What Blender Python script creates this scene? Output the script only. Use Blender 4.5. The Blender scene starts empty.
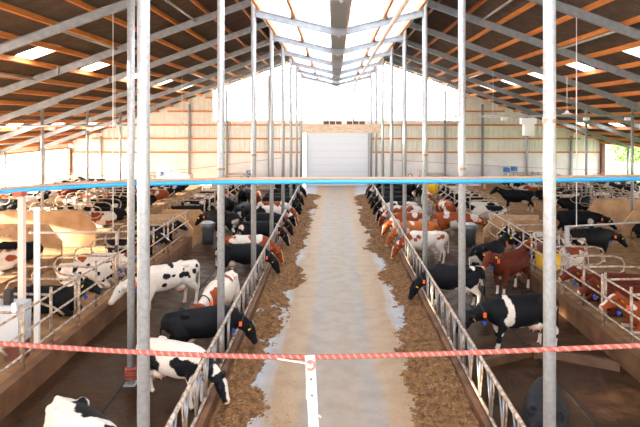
import bpy, math, random
import numpy as np
from mathutils import Vector, Matrix

# ------------------------------------------------------------------ camera, sky, sun, exposure
sc = bpy.context.scene
COL = sc.collection
CAMX, CAMZ, F = -0.17, 5.7, 537.0            # metres, metres, focal length in pixels of a 640 px wide frame
VPX, VPY = 334.0, 121.0                      # where the barn's length converges

cam_d = bpy.data.cameras.new('camera'); cam = bpy.data.objects.new('camera', cam_d); COL.objects.link(cam)
cam.location = (CAMX, 0, CAMZ); cam.rotation_euler = (math.pi / 2, 0, 0)
cam_d.sensor_width = 36; cam_d.lens = F / 640 * 36
cam_d.shift_x = -(VPX - 320) / 640; cam_d.shift_y = -(213.5 - VPY) / 640
cam_d.clip_start = 0.05; cam_d.clip_end = 800
sc.camera = cam

world = bpy.data.worlds.new('world'); sc.world = world; world.use_nodes = True
bg = world.node_tree.nodes['Background']
bg.inputs['Color'].default_value = (0.98, 0.98, 1.0, 1); bg.inputs['Strength'].default_value = 6.5

sun_d = bpy.data.lights.new('sun', 'SUN'); sun = bpy.data.objects.new('sun', sun_d); COL.objects.link(sun)
sun_d.energy = 95.0; sun_d.angle = math.radians(1.2); sun_d.color = (1.0, 0.86, 0.66)
SUN_ELEV, SUN_AZ = 12.5, 10.0                # from the left side, a little from the camera's end
e, a = math.radians(SUN_ELEV), math.radians(SUN_AZ)
to_sun = Vector((-math.cos(e) * math.cos(a), -math.cos(e) * math.sin(a), math.sin(e)))
sun.rotation_euler = to_sun.to_track_quat('Z', 'Y').to_euler()

vs = sc.view_settings
vs.view_transform = 'Standard'; vs.look = 'None'; vs.gamma = 1.0; vs.use_curve_mapping = False
vs.exposure = 0.5

def P(px, py, z=0.0):
    """pixel of the photograph -> point at height z"""
    d = (CAMZ - z) * F / (py - VPY)
    return Vector(((px - VPX) * d / F + CAMX, d, z))

def PD(px, py, d):
    """pixel of the photograph -> point at depth d"""
    return Vector(((px - VPX) * d / F + CAMX, d, CAMZ - (py - VPY) * d / F))

# ------------------------------------------------------------------ materials
MATS = {}
def mat(name, col, rough=0.6, metal=0.0, noise=None, bump=0.0, bscale=30.0, col2=None, nscale=6.0, detail=5, ramp=(0.35, 0.65), rough2=None, stretch=None, spec=None):
    m = bpy.data.materials.new(name); m.use_nodes = True
    nt = m.node_tree; b = nt.nodes['Principled BSDF']
    b.inputs['Base Color'].default_value = (*col, 1); b.inputs['Roughness'].default_value = rough
    b.inputs['Metallic'].default_value = metal
    if spec is not None: b.inputs['Specular IOR Level'].default_value = spec
    tc = nt.nodes.new('ShaderNodeTexCoord'); vec = tc.outputs['Object']
    if stretch:
        mp = nt.nodes.new('ShaderNodeMapping'); mp.inputs['Scale'].default_value = stretch
        nt.links.new(vec, mp.inputs['Vector']); vec = mp.outputs['Vector']
    if col2 is not None:
        n = nt.nodes.new('ShaderNodeTexNoise'); n.inputs['Scale'].default_value = nscale; n.inputs['Detail'].default_value = detail
        nt.links.new(vec, n.inputs['Vector'])
        r = nt.nodes.new('ShaderNodeValToRGB')
        r.color_ramp.elements[0].position = ramp[0]; r.color_ramp.elements[1].position = ramp[1]
        r.color_ramp.elements[0].color = (*col, 1); r.color_ramp.elements[1].color = (*col2, 1)
        nt.links.new(n.outputs['Fac'], r.inputs['Fac']); nt.links.new(r.outputs['Color'], b.inputs['Base Color'])
        if rough2 is not None:
            mr = nt.nodes.new('ShaderNodeMapRange'); mr.inputs['From Min'].default_value = ramp[0]; mr.inputs['From Max'].default_value = ramp[1]
            mr.inputs['To Min'].default_value = rough; mr.inputs['To Max'].default_value = rough2
            nt.links.new(n.outputs['Fac'], mr.inputs['Value']); nt.links.new(mr.outputs['Result'], b.inputs['Roughness'])
    if bump > 0:
        n2 = nt.nodes.new('ShaderNodeTexNoise'); n2.inputs['Scale'].default_value = bscale; n2.inputs['Detail'].default_value = 6
        nt.links.new(vec, n2.inputs['Vector'])
        bp = nt.nodes.new('ShaderNodeBump'); bp.inputs['Strength'].default_value = bump; bp.inputs['Distance'].default_value = 0.03
        nt.links.new(n2.outputs['Fac'], bp.inputs['Height']); nt.links.new(bp.outputs['Normal'], b.inputs['Normal'])
    MATS[name] = m
    return m

def sheet_mat(name, col, clear, diffuse=0.25):
    """thin sheet: part of the light goes straight through, part is scattered"""
    m = bpy.data.materials.new(name); m.use_nodes = True; nt = m.node_tree; nt.nodes.clear()
    out = nt.nodes.new('ShaderNodeOutputMaterial')
    tr = nt.nodes.new('ShaderNodeBsdfTransparent'); tr.inputs['Color'].default_value = (*col, 1)
    tl = nt.nodes.new('ShaderNodeBsdfTranslucent'); tl.inputs['Color'].default_value = (*col, 1)
    df = nt.nodes.new('ShaderNodeBsdfDiffuse'); df.inputs['Color'].default_value = (*col, 1)
    m1 = nt.nodes.new('ShaderNodeMixShader'); m1.inputs[0].default_value = diffuse
    nt.links.new(tl.outputs[0], m1.inputs[1]); nt.links.new(df.outputs[0], m1.inputs[2])
    m2 = nt.nodes.new('ShaderNodeMixShader'); m2.inputs[0].default_value = clear
    # dust streaks down the sheet
    tc = nt.nodes.new('ShaderNodeTexCoord'); mp = nt.nodes.new('ShaderNodeMapping'); mp.inputs['Scale'].default_value = (0.6, 9.0, 0.6)
    n = nt.nodes.new('ShaderNodeTexNoise'); n.inputs['Scale'].default_value = 1.0; n.inputs['Detail'].default_value = 5
    mr = nt.nodes.new('ShaderNodeMapRange'); mr.inputs['From Min'].default_value = 0.3; mr.inputs['From Max'].default_value = 0.7
    mr.inputs['To Min'].default_value = clear - 0.2; mr.inputs['To Max'].default_value = clear + 0.12
    nt.links.new(tc.outputs['Object'], mp.inputs['Vector']); nt.links.new(mp.outputs['Vector'], n.inputs['Vector'])
    nt.links.new(n.outputs['Fac'], mr.inputs['Value']); nt.links.new(mr.outputs['Result'], m2.inputs[0])
    nt.links.new(m1.outputs[0], m2.inputs[1]); nt.links.new(tr.outputs[0], m2.inputs[2])
    nt.links.new(m2.outputs[0], out.inputs['Surface'])
    MATS[name] = m
    return m

mat('galv', (0.33, 0.335, 0.345), 0.45, 0.4, col2=(0.46, 0.465, 0.475), nscale=14, ramp=(0.3, 0.7))
mat('rafter', (0.24, 0.26, 0.29), 0.5, 0.25, col2=(0.32, 0.34, 0.37), nscale=4)
mat('rail', (0.26, 0.16, 0.095), 0.5, 0.2, col2=(0.46, 0.40, 0.34), nscale=9, ramp=(0.4, 0.6))
mat('bar', (0.24, 0.27, 0.31), 0.35, 0.5, col2=(0.36, 0.25, 0.16), nscale=5, ramp=(0.45, 0.62))
mat('purlin', (0.55, 0.17, 0.035), 0.6, col2=(0.74, 0.29, 0.075), nscale=3, stretch=(6, 0.5, 6))
mat('timber', (0.58, 0.38, 0.24), 0.65, col2=(0.74, 0.58, 0.44), nscale=3, stretch=(1, 6, 6))
mat('bracket', (0.13, 0.04, 0.025), 0.6)
mat('roof_sheet', (0.070, 0.048, 0.038), 0.7, col2=(0.105, 0.074, 0.058), nscale=2.5)
mat('cladding', (0.74, 0.72, 0.68), 0.5, col2=(0.80, 0.79, 0.75), nscale=2)
mat('concrete_pale', (0.74, 0.73, 0.71), 0.8, col2=(0.82, 0.81, 0.79), nscale=1.2, bump=0.1)
mat('kerb', (0.080, 0.028, 0.009), 0.75, col2=(0.17, 0.075, 0.028), nscale=2.2, bump=0.35, bscale=14)
mat('end_wall', (0.36, 0.20, 0.09), 0.75, col2=(0.50, 0.31, 0.16), nscale=2.0, bump=0.2, bscale=12)
mat('bed', (0.20, 0.10, 0.040), 0.9, col2=(0.34, 0.195, 0.085), nscale=3, bump=0.4, bscale=22)
mat('straw_floor', (0.19, 0.095, 0.038), 0.85, col2=(0.34, 0.195, 0.085), nscale=2.5, bump=0.3, bscale=18)
mat('wet_floor', (0.024, 0.010, 0.004), 0.28, col2=(0.052, 0.025, 0.012), nscale=2.6, bump=0.35, bscale=9, rough2=0.55, ramp=(0.4, 0.62), spec=0.22)
mat('feed', (0.095, 0.038, 0.010), 0.9, col2=(0.22, 0.10, 0.030), nscale=7, bump=1.0, bscale=45, ramp=(0.35, 0.6))
mat('strand', (0.22, 0.10, 0.03), 0.85, col2=(0.44, 0.25, 0.095), nscale=9)
mat('blue_pipe', (0.03, 0.36, 0.80), 0.35)
mat('brown_pipe', (0.45, 0.26, 0.16), 0.6)
mat('rope_red', (0.24, 0.045, 0.03), 0.8)
mat('rope_white', (0.28, 0.13, 0.10), 0.8)
mat('white', (0.80, 0.80, 0.80), 0.5)
mat('strap', (0.34, 0.31, 0.30), 0.6)
mat('black', (0.015, 0.015, 0.017), 0.5)
mat('yellow', (0.80, 0.46, 0.015), 0.7, bump=0.6, bscale=60)
mat('tag_yellow', (0.85, 0.60, 0.03), 0.5)
mat('tag_orange', (0.85, 0.12, 0.02), 0.5)
mat('tag_blue', (0.02, 0.08, 0.55), 0.5)
mat('motor_blue', (0.03, 0.20, 0.60), 0.45)
mat('cabinet', (0.50, 0.53, 0.57), 0.5, 0.2)
mat('pink_post', (0.72, 0.55, 0.47), 0.6)
mat('plastic_red', (0.65, 0.10, 0.06), 0.5)
mat('door', (0.66, 0.68, 0.71), 0.45)
mat('door_seam', (0.48, 0.49, 0.51), 0.6)
mat('cable', (0.012, 0.010, 0.010), 0.6)
mat('scraper', (0.07, 0.032, 0.014), 0.6, col2=(0.12, 0.06, 0.028), nscale=4)
mat('gutter', (0.23, 0.235, 0.24), 0.5, 0.3)
mat('grass', (0.10, 0.20, 0.035), 0.9, col2=(0.16, 0.28, 0.06), nscale=0.6)
mat('leaf', (0.06, 0.16, 0.03), 0.8, col2=(0.13, 0.27, 0.06), nscale=1.5)
mat('yard', (0.62, 0.60, 0.56), 0.9)
mat('trough', (0.12, 0.13, 0.15), 0.35, 0.5)
mat('eye', (0.01, 0.008, 0.006), 0.1)
sheet_mat('skylight', (0.80, 0.90, 1.0), 0.55, 0.2)
sheet_mat('gable_sheet', (1.0, 0.99, 0.97), 0.45, 0.2)
sheet_mat('curtain', (1.0, 0.99, 0.97), 0.55, 0.3)

# the driveway: grey concrete, dusty towards its sides
def alley_mat():
    m = bpy.data.materials.new('alley'); m.use_nodes = True; nt = m.node_tree; b = nt.nodes['Principled BSDF']
    tc = nt.nodes.new('ShaderNodeTexCoord'); sp = nt.nodes.new('ShaderNodeSeparateXYZ'); nt.links.new(tc.outputs['Object'], sp.inputs[0])
    mp = nt.nodes.new('ShaderNodeMapping'); mp.inputs['Scale'].default_value = (3.2, 0.35, 1)
    n = nt.nodes.new('ShaderNodeTexNoise'); n.inputs['Scale'].default_value = 1.0; n.inputs['Detail'].default_value = 7; n.inputs['Roughness'].default_value = 0.65
    nt.links.new(tc.outputs['Object'], mp.inputs['Vector']); nt.links.new(mp.outputs['Vector'], n.inputs['Vector'])
    ab = nt.nodes.new('ShaderNodeMath'); ab.operation = 'ABSOLUTE'; nt.links.new(sp.outputs['X'], ab.inputs[0])
    ad = nt.nodes.new('ShaderNodeMath'); ad.operation = 'MULTIPLY_ADD'; ad.inputs[1].default_value = 0.9; 
    nt.links.new(n.outputs['Fac'], ad.inputs[0]); nt.links.new(ab.outputs[0], ad.inputs[2])
    r = nt.nodes.new('ShaderNodeValToRGB'); cr = r.color_ramp
    mr = nt.nodes.new('ShaderNodeMapRange'); mr.inputs['From Max'].default_value = 3.2; nt.links.new(ad.outputs[0], mr.inputs['Value'])
    cr.elements[0].position = 0.15; cr.elements[0].color = (0.27, 0.20, 0.145, 1)
    cr.elements[1].position = 0.75; cr.elements[1].color = (0.34, 0.36, 0.40, 1)
    for p, c in ((0.27, (0.27, 0.21, 0.16, 1)), (0.34, (0.255, 0.215, 0.18, 1)), (0.43, (0.33, 0.215, 0.125, 1)), (0.58, (0.31, 0.195, 0.105, 1)), (0.66, (0.32, 0.30, 0.29, 1))):
        el = cr.elements.new(p); el.color = c
    nt.links.new(mr.outputs['Result'], r.inputs['Fac'])
    n2 = nt.nodes.new('ShaderNodeTexNoise'); n2.inputs['Scale'].default_value = 2.2; n2.inputs['Detail'].default_value = 8
    nt.links.new(tc.outputs['Object'], n2.inputs['Vector'])
    mx = nt.nodes.new('ShaderNodeMix'); mx.data_type = 'RGBA'; mx.blend_type = 'MULTIPLY'; mx.inputs[0].default_value = 0.7
    r2 = nt.nodes.new('ShaderNodeValToRGB'); r2.color_ramp.elements[0].position = 0.3; r2.color_ramp.elements[0].color = (0.72, 0.68, 0.64, 1)
    r2.color_ramp.elements[1].position = 0.6; r2.color_ramp.elements[1].color = (1, 1, 1, 1)
    nt.links.new(n2.outputs['Fac'], r2.inputs['Fac']); nt.links.new(r.outputs['Color'], mx.inputs[6]); nt.links.new(r2.outputs['Color'], mx.inputs[7])
    nt.links.new(mx.outputs[2], b.inputs['Base Color']); b.inputs['Roughness'].default_value = 0.55; b.inputs['Specular IOR Level'].default_value = 0.3
    MATS['alley'] = m
alley_mat()

def hide_mat():
    m = bpy.data.materials.new('hide'); m.use_nodes = True; nt = m.node_tree; b = nt.nodes['Principled BSDF']
    at = nt.nodes.new('ShaderNodeAttribute'); at.attribute_name = 'coat'
    nt.links.new(at.outputs['Color'], b.inputs['Base Color']); b.inputs['Roughness'].default_value = 0.62
    b.inputs['Specular IOR Level'].default_value = 0.12
    MATS['hide'] = m
hide_mat()

# ------------------------------------------------------------------ mesh helpers
class MB:
    def __init__(s): s.v = []; s.f = []
    def add(s, vs_, fs):
        o = len(s.v); s.v += [tuple(p) for p in vs_]; s.f += [tuple(i + o for i in q) for q in fs]; return s
    def box(s, c, size, rot=None):
        hx, hy, hz = size[0] / 2, size[1] / 2, size[2] / 2
        pts = [Vector((x, y, z)) for x in (-hx, hx) for y in (-hy, hy) for z in (-hz, hz)]
        if rot is not None: pts = [rot @ p for p in pts]
        c = Vector(c)
        return s.add([p + c for p in pts], [(0, 1, 3, 2), (4, 6, 7, 5), (0, 4, 5, 1), (2, 3, 7, 6), (0, 2, 6, 4), (1, 5, 7, 3)])
    def bar(s, p, q, w, h, up=(0, 0, 1)):
        """rectangular bar from p to q; w across, h along up"""
        p, q = Vector(p), Vector(q); t = (q - p).normalized(); up = Vector(up)
        sd = t.cross(up).normalized(); u = sd.cross(t)
        pts = []
        for c in (p, q):
            for a_, b_ in ((-1, -1), (1, -1), (1, 1), (-1, 1)): pts.append(c + sd * a_ * w / 2 + u * b_ * h / 2)
        return s.add(pts, [(3, 2, 1, 0), (4, 5, 6, 7), (0, 1, 5, 4), (1, 2, 6, 5), (2, 3, 7, 6), (3, 0, 4, 7)])
    def ibeam(s, p, q, w, h, t=0.02, up=(0, 0, 1)):
        p, q = Vector(p), Vector(q); d = (q - p).normalized(); sd = d.cross(Vector(up)).normalized(); u = sd.cross(d)
        s.bar(p + u * (h / 2 - t / 2), q + u * (h / 2 - t / 2), w, t, u); s.bar(p - u * (h / 2 - t / 2), q - u * (h / 2 - t / 2), w, t, u)
        return s.bar(p, q, t, h - 2 * t, u)
    def tube(s, path, r, n=10, caps=True, closed=False):
        path = [Vector(p) for p in path]; m = len(path); rs = r if isinstance(r, (list, tuple)) else [r] * m
        o = len(s.v); nrm = None
        for i, p in enumerate(path):
            if closed: t = (path[(i + 1) % m] - path[i - 1]).normalized()
            else: t = (path[min(i + 1, m - 1)] - path[max(i - 1, 0)]).normalized()
            if nrm is None: nrm = t.orthogonal().normalized()
            else: nrm = (nrm - t * nrm.dot(t)).normalized()
            b_ = t.cross(nrm)
            for k in range(n):
                an = 2 * math.pi * k / n; s.v.append(tuple(p + (nrm * math.cos(an) + b_ * math.sin(an)) * rs[i]))
        rng = m if closed else m - 1
        for i in range(rng):
            j = (i + 1) % m
            for k in range(n): s.f.append((o + i * n + k, o + i * n + (k + 1) % n, o + j * n + (k + 1) % n, o + j * n + k))
        if caps and not closed:
            s.f.append(tuple(o + k for k in reversed(range(n)))); s.f.append(tuple(o + (m - 1) * n + k for k in range(n)))
        return s
    def lathe(s, prof, c=(0, 0, 0), n=16):
        c = Vector(c); o = len(s.v)
        for r_, z_ in prof:
            for k in range(n):
                an = 2 * math.pi * k / n; s.v.append((c.x + r_ * math.cos(an), c.y + r_ * math.sin(an), c.z + z_))
        for i in range(len(prof) - 1):
            for k in range(n): s.f.append((o + i * n + k, o + i * n + (k + 1) % n, o + (i + 1) * n + (k + 1) % n, o + (i + 1) * n + k))
        return s
    def prism(s, poly, ax0, ax1, org, thick):
        """extrude a polygon given in the plane of ax0, ax1"""
        ax0, ax1, org = Vector(ax0), Vector(ax1), Vector(org); nn = ax0.cross(ax1).normalized(); m = len(poly)
        pts = [org + ax0 * a_ + ax1 * b_ - nn * thick / 2 for a_, b_ in poly] + [org + ax0 * a_ + ax1 * b_ + nn * thick / 2 for a_, b_ in poly]
        fs = [tuple(reversed(range(m))), tuple(range(m, 2 * m))] + [(i, (i + 1) % m, m + (i + 1) % m, m + i) for i in range(m)]
        return s.add(pts, fs)
    def corr(s, org, along, across, nrm, L0, L1=None, pitch=0.18, amp=0.025, per=6, length=None):
        """corrugated sheet; L0/L1 may be functions of the distance across giving start and end along the corrugation"""
        org, al, ac, nn = Vector(org), Vector(along).normalized(), Vector(across).normalized(), Vector(nrm).normalized()
        N = int(length / pitch * per); o = len(s.v)
        for i in range(N + 1):
            q = length * i / N; h = amp * math.sin(2 * math.pi * q / pitch)
            a0 = L0(q) if callable(L0) else L0; a1 = L1(q) if callable(L1) else L1
            s.v.append(tuple(org + ac * q + al * a0 + nn * h)); s.v.append(tuple(org + ac * q + al * a1 + nn * h))
        for i in range(N): s.f.append((o + 2 * i, o + 2 * i + 1, o + 2 * i + 3, o + 2 * i + 2))
        return s
    def mesh(s, name, m, smooth=False):
        me = bpy.data.meshes.new(name); me.from_pydata(s.v, [], s.f); me.update()
        if m: me.materials.append(MATS[m])
        if smooth: me.polygons.foreach_set('use_smooth', [True] * len(me.polygons))
        return me
    def obj(s, name, m, parent=None, smooth=False, loc=None, rotz=0):
        o = bpy.data.objects.new(name, s.mesh(name, m, smooth)); COL.objects.link(o)
        if parent: o.parent = parent
        if loc is not None: o.location = loc
        o.rotation_euler.z = rotz
        return o

def inst(name, me, parent=None, loc=(0, 0, 0), rotz=0):
    o = bpy.data.objects.new(name, me); COL.objects.link(o); o.location = loc; o.rotation_euler.z = rotz
    if parent: o.parent = parent
    return o
def tag(o, label, cat, group=None):
    o['label'] = label; o['category'] = cat
    if group: o['group'] = group
    return o
def thing(name, label=None, cat=None, loc=(0, 0, 0), rotz=0, group=None):
    o = bpy.data.objects.new(name, None); COL.objects.link(o); o.location = loc; o.rotation_euler.z = rotz; o.empty_display_size = 0.1
    if label: tag(o, label, cat, group)
    return o
def struct(o, label=None):
    o['kind'] = 'structure'
    if label: o['label'] = label
    return o
SIDES = ((-1, 'left'), (1, 'right'))
ORD = ['nearest', 'second', 'third', 'fourth', 'fifth', 'sixth', 'seventh', 'eighth', 'ninth', 'tenth']
FRAMES = [2.3 + 5 * i for i in range(-1, 9)]       # y of the steel frames
FAR = 47.3; NEAR = -3.5; HALF = 23.5; ROW = 2.76; OUT = 15.0; BED = 0.42
SLOPE = 0.36
ZPEAK, ZEDGE, ZVAL = 11.82 - SLOPE * ROW, 9.04, 8.40   # underside of the side rafters at the post rows; of the valley beams at their ends and at the valley
def zraf(x):                                        # underside of the side rafters
    return ZPEAK - SLOPE * (abs(x) - ROW)
def zval(x):                                        # underside of the beams that dip to the valley between the post rows
    return ZVAL + (ZEDGE - ZVAL) * abs(x) / ROW
RD, PD_H = 0.28, 0.20                               # rafter depth, purlin depth

# ------------------------------------------------------------------ floors and outside ground
MB().box((0, (FAR + NEAR) / 2, -0.1), (2 * ROW, FAR - NEAR, 0.2)).obj('floor', 'alley')['kind'] = 'structure'
fl = bpy.data.objects['floor']; fl['label'] = 'concrete feed driveway down the middle of the barn'
KX = 6.5                                            # kerb of the first cubicle row
for s, nm in SIDES:
    o = MB().box((s * (ROW + KX) / 2, (FAR + NEAR) / 2, -0.1), (KX - ROW, FAR - NEAR, 0.2)).obj('floor', 'wet_floor')
    struct(o, 'dark wet walking alley floor on the ' + nm)
    o = MB().box((s * (KX + HALF) / 2, (FAR + NEAR) / 2, -0.1), (HALF - KX, FAR - NEAR, 0.2)).obj('floor', 'straw_floor')
    struct(o, 'straw coloured floor among the cubicles on the ' + nm)
MB().box((70, 22, -0.35), (93, 300, 0.3)).obj('ground_outside', 'grass')['kind'] = 'structure'
MB().box((-63.4, 22, -0.35), (79.8, 300, 0.3)).obj('yard_outside', 'yard')['kind'] = 'structure'
MB().box((0, 110, -0.38), (46.9, 125, 0.3)).obj('yard_outside', 'yard')['kind'] = 'structure'

# ------------------------------------------------------------------ roof
roof = struct(thing('ceiling'), 'shallow pitched roof on timber purlins with a clear middle strip')
SH = RD + PD_H + 0.03
for s, nm in SIDES:
    L = (HALF + 0.5 - ROW)
    MB().corr((s * ROW, NEAR, zraf(ROW) + SH), (s * 1, 0, -SLOPE), (0, 1, 0), (0, 0, 1), 0.0, L * math.hypot(1, SLOPE), 0.20, 0.025, 6, FAR + 0.3 - NEAR).obj('roof_sheet', 'roof_sheet', roof)
    ang = (ZEDGE - ZVAL) / ROW
    MB().corr((s * 0.28, NEAR, zval(0.28) + SH), (s * 1, 0, ang), (0, 1, 0), (0, 0, 1), 0.0, (ROW - 0.1 - 0.28) * math.hypot(1, ang), 0.20, 0.022, 6, FAR + 0.3 - NEAR).obj('clear_sheet', 'skylight', roof)
    # unseen upstand between valley edge and side roof, made opaque to stop the sun
    MB().corr((s * (ROW + 0.11), NEAR, zval(ROW) + SH), (0, 0, 1), (0, 1, 0), (1, 0, 0), 0.0, zraf(ROW) - zval(ROW) + 0.05, 0.20, 0.015, 6, FAR + 0.3 - NEAR).obj('upstand_sheet', 'roof_sheet', roof)
    z = zval(ROW) + RD + PD_H / 2
    MB().bar((s * (ROW - 0.14), NEAR, z), (s * (ROW - 0.14), FAR, z), 0.09, PD_H).obj('purlin', 'purlin', roof)
    xs = [ROW + 0.16 + 1.27 * i for i in range(17)]
    for x in xs:                                      # purlins on the rafters, one timber per bay joint
        z = zraf(x) + RD + PD_H / 2
        o = MB().bar((s * x, NEAR, z), (s * x, FAR, z), 0.075, PD_H, (s * SLOPE, 0, 1)).obj('purlin', 'purlin', roof)
        bk = MB()
        for fy in FRAMES: bk.box((s * (x + 0.06), fy, z), (0.05, 0.14, 0.17))
        bk.obj('purlin_cleats', 'bracket', o)
    x = 1.45; z = zval(x) + RD + PD_H / 2
    o = MB().bar((s * x, NEAR, z), (s * x, FAR, z), 0.08, PD_H).obj('purlin', 'purlin', roof)
    bk = MB()
    for fy in FRAMES: bk.box((s * (x + 0.07), fy, z - 0.05), (0.08, 0.16, 0.2))
    bk.obj('purlin_cleats', 'bracket', o)
    # small roof lights: clear panels let into the sheeting, one per bay
    for xx, y0 in ((11.175, 0.0), (18.795, 1.5)):
        for i in range(9):
            yy = y0 + 5 * i
            z = zraf(xx) + SH - 0.05
            MB().bar((s * (xx - 0.585), yy, z + 0.585 * SLOPE), (s * (xx + 0.585), yy, z - 0.585 * SLOPE), 1.1, 0.012).obj('roof_light', 'curtain', roof)
g = MB()
zg = ZVAL + RD + 0.04
g.box((0, (FAR + NEAR) / 2, zg), (0.5, FAR - NEAR, 0.03))
for s in (-1, 1): g.bar((s * 0.27, NEAR, zg + 0.13), (s * 0.27, FAR, zg + 0.13), 0.03, 0.28)
g.obj('valley_gutter', 'gutter', roof)

# cut real openings for the roof lights: the sheet is rebuilt without the faces above them
for o in [c for c in roof.children if c.name.startswith('roof_sheet')]:
    me = o.data; s = -1 if me.vertices[1].co.x < 0 else 1
    n = len(me.vertices) // 2
    A = [me.vertices[2 * i].co.copy() for i in range(n)]; B = [me.vertices[2 * i + 1].co.copy() for i in range(n)]
    b = MB()
    cuts = [(ROW, 10.6), (10.6, 11.75), (11.75, 18.22), (18.22, 19.37), (19.37, HALF + 0.5)]
    def at(i, x): t = (x - ROW) / (HALF + 0.5 - ROW); return A[i].lerp(B[i], t)
    for j, (x0, x1) in enumerate(cuts):
        for i in range(n - 1):
            yc = (A[i].y + A[i + 1].y) / 2
            if j == 1 and any(abs(yc - 5 * k) < 0.54 for k in range(9)): continue
            if j == 3 and any(abs(yc - (1.5 + 5 * k)) < 0.54 for k in range(9)): continue
            k0 = len(b.v); b.v += [tuple(at(i, x0)), tuple(at(i, x1)), tuple(at(i + 1, x1)), tuple(at(i + 1, x0))]; b.f.append((k0, k0 + 1, k0 + 2, k0 + 3))
    o.data = b.mesh('roof_sheet', 'roof_sheet')

# steel frames: two long rafters and two short beams dipping to the valley
for i, fy in enumerate(FRAMES):
    t = thing('roof_frame', 'grey steel roof frame, %s from the camera end' % ORD[i], 'roof beam', (0, fy, 0), group='steel roof frames')
    for s, nm in SIDES:
        MB().ibeam((s * (ROW - 0.05), 0, zraf(ROW) + RD / 2), (s * (HALF - 0.05), 0, zraf(HALF) + RD / 2), 0.14, RD).obj('rafter', 'rafter', t)
        MB().ibeam((0, 0, ZVAL + RD / 2), (s * (ROW - 0.04), 0, zval(ROW) + RD / 2), 0.14, RD * 0.8).obj('valley_beam', 'rafter', t)
        MB().box((s * 11.6, 0, zraf(11.6) + RD / 2), (0.05, 0.2, RD + 0.06)).obj('splice_plate', 'rafter', t)
        MB().bar((s * 14.2, 0, zraf(14.2) - 0.04), (s * 15.8, 0, zraf(15.8) - 0.04), 0.14, 0.14).obj('haunch', 'rafter', t)
    MB().box((0, 0, ZVAL + RD / 2 - 0.01), (0.05, 0.18, RD + 0.02)).obj('splice_plate', 'rafter', t)
# struts between frames
for s, nm in SIDES:
    for x, (k0, k1) in ((5.9, (4, 5)), (9.15, (4, 5)), (12.6, (4, 5)), (9.15, (7, 8))):
        z = zraf(x) + 0.14
        o = MB().tube([(s * x, FRAMES[k0] + 0.08, z), (s * x, FRAMES[k1] - 0.08, z)], 0.045, 8).obj('roof_strut', 'galv', smooth=True)
        tag(o, 'thin galvanised strut under the %s roof slope, %s' % (nm, {5.9: 'innermost of three in its bay', 9.15: 'middle of three in its bay' if k0 == 4 else 'alone in its far bay', 12.6: 'outermost of three in its bay'}[x]), 'strut', 'roof struts')

# ------------------------------------------------------------------ posts
def post(x, y, ztop, label, r=0.08, group=None, mats='galv', z0=0.0, collar=()):
    t = thing('steel_post', label, 'post', (x, y, z0), group=group)
    MB().tube([(0, 0, 0), (0, 0, ztop - z0)], r, 16).obj('shaft', mats, t, smooth=True)
    MB().box((0, 0, 0.012), (r * 3.2, r * 3.2, 0.024)).obj('base_plate', mats, t)
    for zc in collar: MB().lathe([(r, -0.03), (r + 0.012, -0.03), (r + 0.012, 0.03), (r, 0.03)], (0, 0, zc - z0)).obj('clamp', 'rail', t)
    return t
for s, nm in SIDES:
    for i, fy in enumerate(FRAMES[2:]):
        post(s * ROW, fy, zraf(ROW), 'tall galvanised post, %s in the row along the %s feed fence' % (ORD[i], nm), 0.083, 'posts along the %s feed fence' % nm, collar=(CAMZ - 0.0,) if (i == 0 and s > 0) else ((4.6,) if i in (1, 2) else ()))
    for i, fy in enumerate(FRAMES[4:]):
        post(s * OUT, fy, zraf(OUT), 'slim galvanised post, %s in the outer row on the %s' % (ORD[i], nm), 0.075, 'outer row of posts on the %s' % nm, z0=BED if fy not in ((22.3, ) if s < 0 else ()) and fy < 44 else 0.0)
    for i, fy in enumerate(FRAMES[4:]):
        post(s * (HALF - 0.5), fy, zraf(HALF - 0.5), 'grey post, %s along the open %s side wall' % (ORD[i], nm), 0.09, 'posts of the %s side wall' % nm)
# the post in the left walking alley, with the scraper rope wound at its foot
PX = P(131, 384)
p = post(PX.x, PX.y, zraf(PX.x), 'slim galvanised post standing alone in the left walking alley', 0.078)
h = MB()
for i in range(4): h.lathe([(0.085, 0), (0.13, 0.01), (0.13, 0.05), (0.085, 0.06)], (0, 0, 0.12 + i * 0.065), 14)
h.obj('rope_winding', 'rope_red', p, smooth=True)
MB().tube([(0.1, 0, 0.2), (0.26, -0.04, 0.26), (0.3, -0.05, 0.1), (0.2, -0.02, 0.02)], 0.015, 6).obj('rope_end', 'rope_red', p)

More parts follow.
